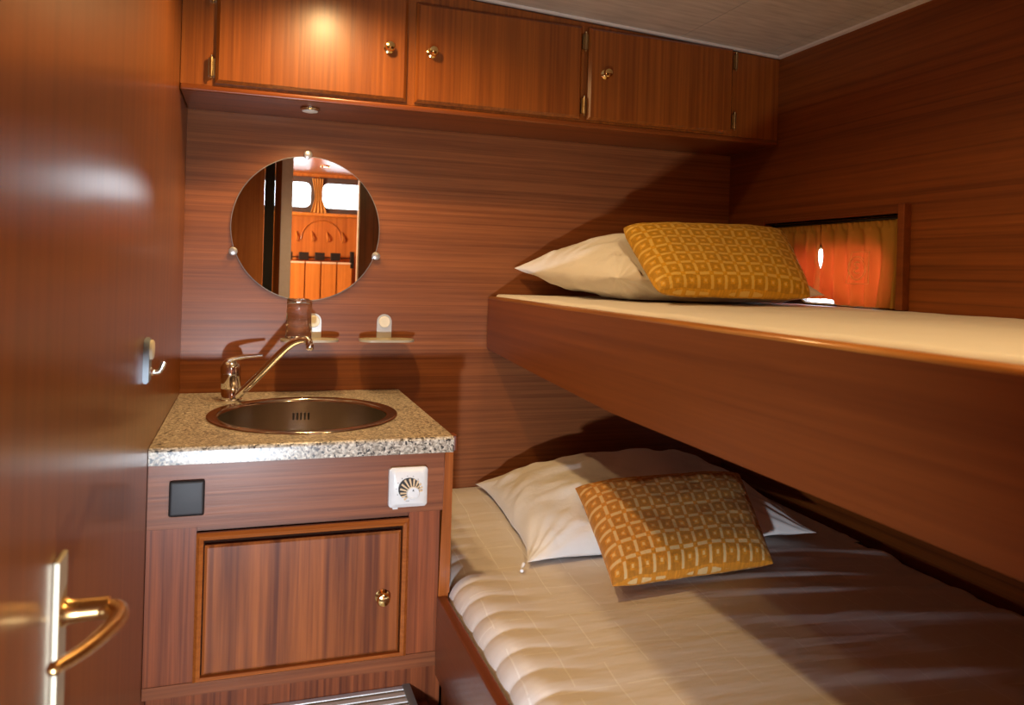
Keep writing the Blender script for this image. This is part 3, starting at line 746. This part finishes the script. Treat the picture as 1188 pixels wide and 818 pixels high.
# switch plate and thermostat
b = NB(); box(b, -.142, -.080, VY-.008, VY-.0003, .744, .811, .004, 3)
sw = thing('socket_cover', 'flat charcoal square cover plate on the left of the cabinet front', 'cover plate', (-.111, VY, .744))
link('cover', b, GREY, sw, 'auto')
b = NB(); box(b, -.1445, -.0775, VY-.004, VY-.0001, .7415, .8135, .006, 3); link('surround', b, plain('dark brown plastic', (.03, .018, .014), .4), sw, 'auto')
th = thing('thermostat', 'white square room thermostat with a round dial on the cabinet front', 'thermostat', (.3385, VY, .731))
b = NB()
t = NB(); o1 = rrect(.296, .381, .731, .818, .008, 5); o2 = rrect(.306, .371, .740, .807, .004, 5)
rings(t, [[(x, VY-.0006, z) for x, z in o1], [(x, VY-.010, z) for x, z in o1], [(x, VY-.012, z) for x, z in rrect(.298, .379, .733, .816, .008, 5)], [(x, VY-.018, z) for x, z in o2]], True)
merge(b, t); link('cover', b, WHITE, th, 'auto')
dc = Vector((.3475, VY-.018, .7635))
b = NB()
ou = [(.3385+.0235*math.cos(math.radians(a)), .7735+.0235*math.sin(math.radians(a))) for a in range(-2, 232, 9)]
inn = [(dc.x+.0125*math.cos(math.radians(a)), dc.z+.0125*math.sin(math.radians(a))) for a in range(240, -12, -12)]
prism(b, ou+inn, 1, VY-.0195, VY-.0175)
link('scale_recess', b, BLACK, th)
b = NB()
for k in range(12):
    a = math.radians(12+k*18.5); ca, sa = math.cos(a), math.sin(a)
    r0 = .0125; dx, dz = dc.x+ca*r0, dc.z+sa*r0; ro = .0345-.010*abs(k-6.0)/6*1.3
    e = (dc.x+ca*ro, dc.z+sa*ro); n_ = (-sa*.0018, ca*.0018)
    prism(b, [(dx-n_[0]*.6, dz-n_[1]*.6), (dx+n_[0]*.6, dz+n_[1]*.6), (e[0]+n_[0]*1.2, e[1]+n_[1]*1.2), (e[0]-n_[0]*1.2, e[1]-n_[1]*1.2)], 1, VY-.0205, VY-.0193)
link('dial_ribs', b, plain('tan dial ribs', (.72, .52, .30), .4), th)
b = NB(); lathe(b, [(.0145, 0), (.0145, .004), (.013, .006), (.0105, .006), (.010, .0045), (.001, .0045)], (dc.x, dc.y, dc.z), (0, -1, 0), 36); link('dial', b, WHITE, th, 'auto')
b = NB(); prism(b, [(dc.x-.002, dc.z+.005), (dc.x+.002, dc.z+.005), (dc.x, dc.z+.009)], 1, dc.y-.0062, dc.y-.0045); link('pointer', b, BLACK, th)
for k in range(9):
    a = math.radians(-10+k*27); p = (.3385+.0275*math.cos(a), .7735+.0275*math.sin(a))
    if p[1] < .742: continue
    b = NB(); lathe(b, [(.0009, 0), (.0009, .0006)], (p[0], VY-.018, p[1]), (0, -1, 0), 8); link('scale_mark', b, BLACK, th)
b = NB(); tube(b, [(.3325+.0012*k, VY-.0185, .7465+.0012*(1 if k % 2 else -1)) for k in range(7)], .0004, 6)
link('wave_symbol', b, BLACK, th)
b = NB(); box(b, .306, .317, VY-.008, VY-.0005, .7265, .7305, .001); link('release_tab', b, WHITE, th)

# grille step in front of the vanity
gr = thing('floor_grille', 'ribbed aluminium grille with a grey frame in front of the cabinet foot', 'grille', (.09, -.95, 0))
b = NB()
for k in range(24):
    y = -.645-k*.026; box(b, XL+.012, .354, y-.008, y+.008, .292, .300, .002, 2)
link('slats', b, ALU, gr)
b = NB(); box(b, .352, .370, -1.28, -.622, .284, .3015, .001); box(b, XL+.002, .352, -.634, -.622, .284, .3015, .001); box(b, XL+.002, XL+.012, -1.28, -.634, .284, .3015, .001)
link('frame', b, ALU2, gr)
b = NB(); box(b, XL+.002, .368, -1.28, -.637, .0, .270); link('well', b, plain('black grille well', (.01, .01, .01), .5), gr)
b = NB(); box(b, .3705, .4085, -1.28, -.637, .0, .262); link('side_board', b, W['van_s'], gr)

# ------------------------------------------------------------------ bunks
BX = .722; YB = -2.72
ub = thing('upper_bunk', 'upper bunk bed base with a deep mahogany side board', 'bunk', (1.15, -1.36, .96))
b = NB(); prism(b, [(0-.001, 1.003), (-.45, .983), (-.92, .963), (YB, .960), (YB, 1.168), (-.001, 1.168)], 0, BX, BX+.022, .004); link('side_board', b, W['bunk'], ub)
b = NB(); tube(b, [(BX+.011, -.002, 1.166), (BX+.011, YB, 1.164)], .0115, 14, 0, .7); link('top_edge', b, W['worn'], ub, True)
b = NB(); box(b, BX+.022, XR-.002, YB, -.002, 1.000, 1.020); link('base_panel', b, W['bunk'], ub)
lb = thing('lower_bunk', 'lower bunk bed base with a low dark mahogany side board beside the cabinet', 'bunk', (1.0, -1.6, 0))
LX = .411
b = NB(); box(b, LX, LX+.022, YB, VY-.004, .352, .524, .0035, 3); link('side_board', b, W['bunk_low'], lb)
b = NB(); box(b, VX1+.004, XR-.002, YB, -.002, .340, .360); link('base_panel', b, W['bunk'], lb)
b = NB(); box(b, VX1+.004, VX1+.022, YB, -.64, 0, .340); link('front_panel', b, W['van_s'], lb)

def mattress(name, x0, x1, y0, y1, z0, z1, mat, nx, ny, rad, fn, label, r2=None):
    """soft slab: top and sides from one displaced grid"""
    t = NB(); r2 = r2 or rad
    us = []
    # cross-section in x: up the left side, round, across, round, down the right side
    prof = [(x0, z0), (x0, (z0+z1-rad)/2), (x0, z1-rad)]
    prof += [(x0+rad-rad*math.cos(a), z1-rad+rad*math.sin(a)) for a in [math.radians(k) for k in range(9, 91, 9)]]
    prof += [(x0+rad+(x1-x0-rad-r2)*k/nx, z1) for k in range(1, nx)]
    prof += [(x1-r2+r2*math.sin(a), z1-r2+r2*math.cos(a)) for a in [math.radians(k) for k in range(0, 91, 15)]]
    prof += [(x1, z0)]
    rows = []
    for j in range(ny+1):
        y = y0+(y1-y0)*j/ny
        rows.append([t.verts.new(Vector((x, y, z))+fn(x, y, z)) for x, z in prof])
    for A, B in zip(rows, rows[1:]):
        for k in range(len(prof)-1): t.faces.new((A[k], A[k+1], B[k+1], B[k]))
    t.faces.new(rows[0]); t.faces.new(rows[-1][::-1])
    n = len(prof)
    for A, B in zip(rows, rows[1:]): t.faces.new((A[0], B[0], B[n-1], A[n-1]))
    o = link(name, t, mat, None, 'auto'); tag(o, label, 'mattress'); return o

def f_up(x, y, z):
    d = .0035*noise.noise(Vector((x*3, y*5, 0)))+.002*noise.noise(Vector((x*10, y*16, 3)))
    return Vector((0, 0, d if z > 1.1 else 0))
mattress('mattress', BX+.024, XR-.003, -2.70, -.012, 1.022, 1.180, SHEET_UP, 50, 150, .012, f_up, 'white sheeted mattress on the upper bunk under the window')

PER = .078
def f_low(x, y, z):
    if z < .42: return Vector((0, 0, 0))
    e = max(0., min(1., (.60-x)/.15))                     # puffs strongest near the front edge
    ph = (y*1.0+.25*max(0, x-.45)+.03)/PER
    puff = abs(math.sin(PI*ph))**.55
    n = Vector((-1, 0, 0)) if z < .50 else (Vector((-.5, 0, .8)) if z < .556 else Vector((0, 0, 1)))
    v = n*(puff-.6)*.0065*e
    if z > .50:
        crown = .010*math.sin(PI*max(0, min(1, (x-.43)/1.18)))-.010*max(0, (x-1.25)/.36)
        v += Vector((0, 0, crown+.006*noise.noise(Vector((x*2.2, y*2.2, 0)))))
        # creases in the sheet running from the hull side into the bed
        k = max(0., min(1., (x-.85)/.5))*max(0., min(1., (-.55-y)/.2))
        q = y+.18*(x-1.6)+.02*noise.noise(Vector((x*2, y*3, 7)))
        w = noise.noise(Vector((x*.9, q*14, 5)))
        v += Vector((0, 0, .017*k*max(-.1, w)))
    return v
lm = mattress('mattress', LX+.026, XR-.003, -2.70, VY-.007, .362, .560, QUILT, 90, 420, .058, f_low, 'white quilted mattress on the lower bunk beside the cabinet')
def f_low2(x, y, z):
    return f_low(max(x, .45), y, z)
# the same mattress continues behind the cabinet: widen it there by one mesh
me = lm.data
b = NB(); b.from_mesh(me)
for v in b.verts: v.co += Vector(lm['_o'])
t = NB(); ny = 110
x0 = VX1+.012; rad = .05; z0, z1 = .362, .552
prof = [(x0, z0), (x0, .45), (x0, z1-rad)]+[(x0+rad-rad*math.cos(a), z1-rad+rad*math.sin(a)) for a in [math.radians(k) for k in range(9, 91, 9)]]
prof += [(x0+rad+(XR-.003-x0-rad-.03)*k/70, z1+.008*min(1, k/8)) for k in range(1, 71)]+[(XR-.003, z1-.03), (XR-.003, z0)]
rows = []
for j in range(ny+1):
    y = (VY-.007)+(-.008-(VY-.007))*j/ny
    rows.append([t.verts.new(Vector((x, y, z))+f_low(x, y, z)) for x, z in prof])
for A, B in zip(rows, rows[1:]):
    for k in range(len(prof)-1): t.faces.new((A[k], A[k+1], B[k+1], B[k]))
t.faces.new(rows[-1][::-1])
merge(b, t)
bmesh.ops.translate(b, vec=-Vector(lm['_o']), verts=b.verts)
bmesh.ops.recalc_face_normals(b, faces=b.faces)
b.to_mesh(me); b.free()
for p in me.polygons: p.use_smooth = True
me.set_sharp_from_angle(angle=math.radians(50))

# ------------------------------------------------------------------ pillows
def pillow(name, BL, BR, FR, FL, top, bot, mat, floor_z, wr=1., pinch=.07, seed=0, n=72, p=2.2, extra=None, uvs=(1, 1), ex_p=.55, rc=0.):
    """closed soft pillow between four corners (back-left, back-right, front-right, front-left)"""
    BL, BR, FR, FL = map(Vector, (BL, BR, FR, FL))
    nrm = ((BR-BL).cross(FL-BL)).normalized()
    if nrm.z < 0: nrm = -nrm
    t = NB(); uvl = t.loops.layers.uv.new('UVMap')
    grids = []
    def warp(a):                       # cluster samples near the rim
        return math.sin(a*PI/2)
    for side in (1, -1):
        g = []
        for j in range(n+1):
            row = []
            for i in range(n+1):
                u = warp(-1+2*i/n); v = warp(-1+2*j/n)
                uu = u*(1-pinch*(1-v**4)*abs(u)**3); vv = v*(1-pinch*(1-u**4)*abs(v)**3)
                k_ = 1-rc*(abs(u)**5)*(abs(v)**5); uu *= k_; vv *= k_
                s, r = (uu+1)/2, (vv+1)/2          # r 0 = front, 1 = back
                P = (FL*(1-s)+FR*s)*(1-r)+(BL*(1-s)+BR*s)*r
                T = ((1-abs(u)**p)*(1-abs(v)**p))
                T = max(T, 0)**ex_p
                h = (top if side > 0 else bot)*T
                edge = 1-T
                q = Vector((u*2.2+seed, v*2.2, side*3))
                d = .012*noise.noise(q*1.3)+.006*noise.noise(q*3.1)
                # gathers radiating from the corners and seam
                ang = math.atan2(v-(1 if v > 0 else -1)*1.05, u-(1 if u > 0 else -1)*1.05)
                dc_ = math.hypot(abs(u)-1, abs(v)-1)
                d += .0065*math.sin(ang*22+seed)*math.exp(-dc_*3.0)*min(1, dc_*5)
                d += .0035*noise.noise(Vector((u*14+seed, v*2.5, 1)))*math.exp(-(1-abs(v))*3.5)*min(1, (1-abs(v))*12)
                d += .0035*noise.noise(Vector((u*2.5+seed, v*14, 5)))*math.exp(-(1-abs(u))*3.5)*min(1, (1-abs(u))*12)
                d *= wr*(T**.5)
                P = P+nrm*side*(h+d)
                if extra: P = extra(P, u, v, side)
                if P.z < floor_z+.0015: P.z = floor_z+.0015+.0002*max(0, side)
                row.append((P, (u+1)/2, (v+1)/2))
            g.append(row)
        grids.append(g)
    V = {}
    def vert(si, j, i):
        rim = i in (0, n) or j in (0, n)
        k = (0 if rim else si, j, i)
        if k not in V: V[k] = t.verts.new(grids[si][j][i][0])
        return V[k]
    for si in (0, 1):
        for j in range(n):
            for i in range(n):
                q = [(j, i), (j, i+1), (j+1, i+1), (j+1, i)]
                if si: q = q[::-1]
                f = t.faces.new([vert(si, *a) for a in q])
                for lp, a in zip(f.loops, q):
                    lp[uvl].uv = (grids[si][a[0]][a[1]][1]*uvs[0], grids[si][a[0]][a[1]][2]*uvs[1])
    return link(name, t, mat, None, True)

def rest_under(BL, BR, FR, FL, bot, p, e):
    """pushes a pillow's surface down where a cushion lies on it"""
    BL, BR, FR, FL = map(Vector, (BL, BR, FR, FL))
    nrm = ((BR-BL).cross(FL-BL)).normalized()
    if nrm.z < 0: nrm = -nrm
    c = (BL+BR+FR+FL)/4; ux = ((BR-BL)+(FR-FL))/4; vy = ((BL-FL)+(BR-FR))/4
    def f(P, u, v, side):
        d = P-c; h = d.dot(nrm)
        q = d-nrm*h
        a = q.dot(ux)/ux.length_squared; b_ = q.dot(vy)/vy.length_squared
        if abs(a) < 1.16 and abs(b_) < 1.16:
            T = max(0, (1-min(1, abs(a))**p)*(1-min(1, abs(b_))**p))**e
            lim = -bot*T-.016
            if h > lim and side > 0:
                m_ = min(1, (1.16-abs(a))/.06, (1.16-abs(b_))/.06)
                P = P+nrm*(lim-h)*m_
        return P
    return f
LC = ((.792, -.575, .708), (1.305, -.550, .708), (1.155, -.900, .600), (.732, -.925, .600))
UC = ((1.010, -.350, 1.392), (1.575, -.355, 1.405), (1.452, -.650, 1.205), (.972, -.650, 1.210))
# lower bunk
lp = pillow('pillow', (.690, -.030, .578), (1.50, -.045, .605), (1.430, -.715, .590), (.622, -.705, .582), .13, .05, PILLOW, .571, 1.25, .07, 3, 96, extra=rest_under(*LC, .035, 4.0, .42))
tag(lp, 'white pillow on the lower bunk behind the orange cushion', 'pillow')
CU1 = cushion_mat('orange cut velvet', (.66, .25, .016), (.70, .46, .19), (.74, .44, .14), 12, 8)
lc = pillow('cushion', *LC, .055, .035, CU1, .5735, .3, .035, 9, 72, 4.0, None, (1, 1), .45, .01)
tag(lc, 'orange velvet cushion with a square lattice on the lower bunk', 'cushion')
b = NB(); tube(b, [(.612, -.712, .582), (.604, -.722, .576), (.600, -.734, .5745)], [.004, .003, .004], 10, 4)
link('zip_pull', b, plain('white zip pull', (.82, .82, .82), .4), lp)
# upper bunk
up = pillow('pillow', (.800, -.030, 1.266), (1.56, -.040, 1.275), (1.545, -.585, 1.212), (.925, -.520, 1.245), .13, .085, PILLOW, 1.1835, 1.3, .06, 14, 96, extra=rest_under(*UC, .035, 4.0, .42))
tag(up, 'white pillow on the upper bunk leaning on the back wall', 'pillow')
CU2 = cushion_mat('mustard cut velvet', (.68, .35, .010), (.72, .48, .11), (.74, .46, .10), 12, 8)
uc = pillow('cushion', *UC, .05, .035, CU2, 1.1845, .35, .02, 21, 72, 4.0, None, (1, 1), .42, .04)
tag(uc, 'mustard velvet cushion with a square lattice on the upper bunk', 'cushion')

# ------------------------------------------------------------------ cabin window and curtains
wi = bpy.data.objects.new('window_1', None); C.objects.link(wi); wi['kind'] = 'structure'; wi.location = (XR, -.5, 1.17); wi['_o'] = (XR, -.5, 1.17)
b = NB()
box(b, XR-.022, XR+.05, -.812, -.790, 1.182, 1.460, .002); box(b, XR-.010, XR+.05, -.215, -.200, 1.182, 1.447, .002)
box(b, XR-.006, XR+.05, -.790, -.215, 1.437, 1.447, .0015)
link('frame', b, W['bunk'], wi)
b = NB(); plate_hole(b, [(-.80, 1.165), (-.20, 1.165), (-.20, 1.45), (-.80, 1.45)], rrect(-.700, -.325, 1.186, 1.352, .05, 8), 0, XR+.052, XR+.067)
link('hull_lining', b, plain('brown hull lining', (.12, .05, .025), .6), wi)
b = NB(); plate_hole(b, rrect(-.706, -.319, 1.181, 1.358, .055, 8), rrect(-.700, -.325, 1.186, 1.352, .05, 8), 0, XR+.047, XR+.0515); link('rim', b, plain('pale window rim', (.6, .55, .55), .4), wi)
b = NB(); prism(b, rrect(-.700, -.325, 1.186, 1.352, .05, 8), 0, XR+.056, XR+.058); link('pane', b, PANE, wi)
b = NB(); box(b, XR+.0, XR+.07, -.79, -.215, 1.166, 1.1775); box(b, XR+.051, XR+.085, -.80, -.79, 1.165, 1.45); box(b, XR+.051, XR+.085, -.215, -.205, 1.165, 1.45); box(b, XR+.051, XR+.085, -.80, -.205, 1.44, 1.455)
link('sill', b, SILL, wi)
b = NB(); tube(b, [(XR+.020, -.220, 1.428), (XR+.020, -.785, 1.428)], .0045, 12); 
tag(link('curtain_rod', b, plain('dark rod', (.02, .012, .008), .4, .5), None, True), 'thin dark rod across the top of the small window recess', 'curtain rod')

def curtain(ya, yb, bot, label, phase, amp=.010, npl=6, gap=0):
    """ya..yb at the top; bot(s) gives the y and z of the hem"""
    t = NB(); n, m_ = 90, 30; rows = []
    for j in range(m_+1):
        f = j/m_; row = []
        for i in range(n+1):
            s = i/n; y0 = ya+(yb-ya)*s; yb_, zb = bot(s)
            y = y0+(yb_-y0)*f**1.3; z = 1.434+(zb-1.434)*f
            a = amp*(.45+.75*f)*math.sin(s*npl*2*PI+phase+1.2*math.sin(f*2+s*5))+.007*noise.noise(Vector((s*9, f*3, phase)))
            g_ = .011*math.sin(PI*max(0, min(1, (f-.27)/.36)))
            if gap > 0: y += g_*s**7
            if gap < 0: y -= g_*(1-s)**7
            if f < .12: a = .0045*math.sin(s*npl*5*PI+phase)
            row.append(t.verts.new((XR+.022+a, y, z)))
        rows.append(row)
    for A, B in zip(rows, rows[1:]):
        for k in range(n): t.faces.new((A[k], A[k+1], B[k+1], B[k]))
    o = link('curtain', t, CURT, None, True)
    return tag(o, label, 'curtain')
c1 = curtain(-.225, -.452, lambda s: (-.222-.232*s, 1.196+.002*s), 'left ochre curtain behind the upper cushion, glowing red', .5, .013, 5, 1)
c2 = curtain(-.450, -.780, lambda s: (-.459-.316*s, 1.206-.022*min(1, s*3.5)), 'right ochre curtain with a stitched ring emblem, glowing red', 2.0, .012, 6, -1)
b = NB(); ex = XR+.009; ey, ez = -.618, 1.292
tube(b, [(ex, ey+.033*math.cos(a), ez+.033*math.sin(a)) for a in [2*PI*k/30 for k in range(31)]], .0013, 6)
tube(b, [(ex, ey+.027*math.cos(a), ez+.027*math.sin(a)) for a in [2*PI*k/30 for k in range(31)]], .0006, 6)
tube(b, [(ex, ey+.040, ez-.044), (ex, ey+.020, ez+.046), (ex, ey-.044, ez+.046), (ex, ey-.044, ez-.044), (ex, ey+.040, ez-.044)], .001, 6)
tube(b, [(ex, ey-.010, ez+.014), (ex, ey+.002, ez+.018), (ex, ey+.010, ez+.010), (ex, ey-.004, ez+.001), (ex, ey+.012, ez-.007), (ex, ey+.002, ez-.016), (ex, ey-.012, ez-.012)], .0016, 6, 6)
link('emblem', b, CURT_LINE, c2)

# ------------------------------------------------------------------ cabin ceiling lamps
def downlight(x, y, z, label, mat):
    t = thing('ceiling_light', label, 'light', (x, y, z-.012))
    b = NB(); lathe(b, [(.046, 0), (.046, -.006), (.036, -.011), (.034, -.004)], (x, y, z)); link('bezel', b, BRASS, t, 'auto')
    b = NB(); lathe(b, [(.0335, -.001), (.0335, -.004), (.001, -.005)], (x, y, z)); link('lens', b, mat, t, 'auto')
LA = (.19, -.64); LB = (.765, -1.85)
downlight(LA[0], LA[1], zc(LA[0])-.001, 'round brass ceiling spotlight above the washstand', LAMPGLASS)
downlight(LB[0], LB[1], zc(LB[0])-.001, 'round brass ceiling spotlight above the upper bunk edge', LAMPGLASS)

# ------------------------------------------------------------------ saloon seen in the mirror
SY_ = -5.4
def wall(name, *bx_, mat):
    b = NB()
    for q in bx_: box(b, *q)
    return struct(name, b, mat)
wall('floor_saloon', (-1.6, 2.6, SY_-.1, -2.795, -.05, 0), mat=W['floor'])
wall('ceiling_saloon', (-1.6, 2.6, SY_-.1, -2.79, 2.16, 2.20), mat=W['saloon_z'])
wall('wall_saloon_left', (-1.64, -1.6, SY_-.1, -2.79, 0, 2.16), mat=W['saloon_z'])
wall('wall_saloon_right', (2.6, 2.64, SY_-.1, -2.79, 0, 2.16), mat=W['saloon_z'])
wall('wall_saloon_near_left', (-1.6, XL-.045, -2.83, -2.795, 0, 2.16), mat=W['saloon_z'])
wall('wall_saloon_near_right', (XR+.045, 2.6, -2.83, -2.795, 0, 2.16), mat=W['saloon_z'])
zt, zb = 2.075, 1.825
b = NB(); box(b, -1.6, 2.6, SY_-.05, SY_, 0, zb); box(b, -1.6, 2.6, SY_-.05, SY_, zt, 2.16)
for xa, xb in ((-1.6, -.35), (.53, .63), (1.06, 2.6)): box(b, xa, xb, SY_-.05, SY_, zb, zt)
struct('wall_saloon_far', b, W['saloon_z'])
for k, (xa, xb) in enumerate(((-.35, .53), (.63, 1.06))):
    w = bpy.data.objects.new('window_%d' % (k+2), None); C.objects.link(w); w['kind'] = 'structure'; w.location = (xa, SY_, zb); w['_o'] = (xa, SY_, zb)
    b = NB(); plate_hole(b, [(xa-.03, zb-.04), (xb+.03, zb-.04), (xb+.03, zt+.05), (xa-.03, zt+.05)], rrect(xa+.006, xb-.006, zb+.005, zt-.005, .06, 6), 1, SY_+.001, SY_+.02)
    link('frame', b, plain('dark saloon window frame', (.09, .07, .07), .4), w)
    b = NB(); box(b, xa, xb, SY_-.03, SY_-.025, zb, zt); link('pane', b, PANE, w)
b = NB(); box(b, -.6, 1.5, SY_+.0, SY_+.10, 1.745, 1.775, .006); struct('trim_7', b, W['board'])
# gathered curtain between the windows
t = NB(); rows = []
for j in range(25):
    f = j/24; hw = .055-.022*math.sin(min(1, f/.6)*PI/2)+.05*max(0, f-.55)/.45
    rows.append([t.verts.new((.585+hw*(-1+2*i/40)+.02*f, SY_+.045+.012*math.sin(i/40*9*PI+f), 2.11-.34*f)) for i in range(41)])
for A, B in zip(rows, rows[1:]):
    for k in range(40): t.faces.new((A[k], A[k+1], B[k+1], B[k]))
tag(link('curtain', t, plain('golden curtain cloth', (.62, .34, .10), .8), None, True), 'gathered golden curtain between two bright windows, seen in the mirror', 'curtain')
b = NB(); tube(b, [(.635+.19*math.cos(math.radians(a)), SY_+.006, 1.52+.19*math.sin(math.radians(a))) for a in range(0, 181, 10)], .006, 8)
struct('trim_8', b, W['saloon_z'])
b = NB(); box(b, .235, .98, SY_+.12, SY_+.155, .0, .95)
bn = thing('wooden_bench', 'honey wood bench back of tall boards with black brackets, seen in the mirror', 'bench', (.62, SY_+.14, 0))
link('base', b, W['board'], bn)
for k in range(5):
    xa = .19+k*.148
    b = NB(); box(b, xa, xa+.136, SY_+.16, SY_+.18, .6, 1.285, .003); link('board', b, W['board'], bn)
    b = NB(); box(b, xa, xa+.136, SY_+.13, SY_+.19, 1.286, 1.305, .004); link('cap', b, plain('painted light on board top', (.8, .72, .62), .25), bn)  # pale strip paints the light that falls on the board tops
for k in range(4):
    xa = .27+k*.148
    b = NB(); box(b, xa+.002, xa+.092, SY_+.14, SY_+.19, 1.318, 1.392, .003); link('bracket', b, BLACK, bn)
b = NB(); tube(b, [(.20, SY_+.165, 1.345), (.93, SY_+.165, 1.345)], .006, 10); link('rod', b, BLACK, bn)
b = NB(); box(b, .900, .936, SY_+.12, SY_+.19, 1.25, 1.41, .003); link('end_bracket', b, BLACK, bn)
for k in range(4):
    x = .40+k*.145; hk2 = NB()
    tube(hk2, [(x, SY_+.002, 1.60), (x, SY_+.02, 1.57), (x+.004, SY_+.035, 1.53), (x+.002, SY_+.02, 1.50)], [.004, .008, .008, .005], 8, 4)
    tag(link('coat_hook', hk2, W['board'], None, True), 'small wooden peg in the row below the saloon windows, seen in the mirror', 'hook', 'pegs below the saloon windows')
downlight(.60, -4.75, 2.159, 'round lit ceiling spotlight of the next room, seen in the mirror', SALAMP)

# ------------------------------------------------------------------ light
def lamp(name, kind, loc, energy, col, size=.05, rot=None, spot=None, blend=.5):
    l = bpy.data.lights.new(name, kind); l.energy = energy; l.color = col
    if kind == 'AREA': l.shape = 'DISK'; l.size = size
    if kind in ('POINT', 'SPOT'): l.shadow_soft_size = size
    if kind == 'SPOT': l.spot_size = math.radians(spot); l.spot_blend = blend
    o = bpy.data.objects.new(name, l); C.objects.link(o); o.location = loc
    if rot is not None: o.rotation_euler = rot
    return o
def aim(o, target):
    o.rotation_euler = (Vector(target)-o.location).to_track_quat('-Z', 'Y').to_euler()
WARM = (1, .64, .27)
lamp('ceiling_lamp_washstand', 'SPOT', (LA[0], LA[1], zc(LA[0])-.03), 29, WARM, .03, (0, 0, 0), 165, .6)
lamp('ceiling_lamp_bunk', 'SPOT', (LB[0], LB[1], zc(LB[0])-.03), 25, WARM, .03, (0, 0, 0), 165, .6)
lamp('puck_lamp', 'SPOT', (.141, -.176, 1.674), 10, (1, .66, .3), .02, (0, 0, 0), 150, .7)
o = lamp('low_lamp', 'SPOT', (-.055, -2.44, .61), 112, (.80, .89, 1), .03, None, 100, 1.); aim(o, (.36, 0, .80))
lamp('saloon_fill', 'POINT', (-.9, -4.0, 1.6), 230, (1, .75, .45), .08)  # added fill light, out of view and apart from the saloon's ceiling spotlight

w = bpy.data.worlds.new('sky'); bpy.context.scene.world = w; w.use_nodes = True
nt = w.node_tree; bg = nt.nodes['Background']; bg.inputs[0].default_value = (.82, .90, 1, 1); bg.inputs[1].default_value = 8.0

# ------------------------------------------------------------------ camera
F = 900.; ROLL = .029; TH = math.atan(302.1/F)
fw = Vector((math.sin(TH), math.cos(TH), 0)); rt = Vector((math.cos(TH), -math.sin(TH), 0)); upv = Vector((0, 0, 1))
n = math.sqrt(1+ROLL*ROLL)
cx = (rt+upv*ROLL)/n; cy = (upv-rt*ROLL)/n
cam = bpy.data.cameras.new('camera'); co = bpy.data.objects.new('camera', cam); C.objects.link(co)
M = Matrix((cx, cy, -fw)).transposed().to_4x4(); M.translation = Vector((0, -2.39, 1.25)); co.matrix_world = M
cam.sensor_width = 36; cam.sensor_fit = 'HORIZONTAL'; cam.lens = F/1188*36; cam.clip_start = .02
cam.shift_y = -(409-316.8)/1188
cam.dof.use_dof = True; cam.dof.focus_distance = 2.3; cam.dof.aperture_fstop = 5.
sc = bpy.context.scene; sc.camera = co
sc.view_settings.view_transform = 'Standard'; sc.view_settings.look = 'None'; sc.view_settings.gamma = 1; sc.view_settings.exposure = 0
sc.view_settings.use_curve_mapping = False
for o in bpy.data.objects:
    if '_o' in o: del o['_o']
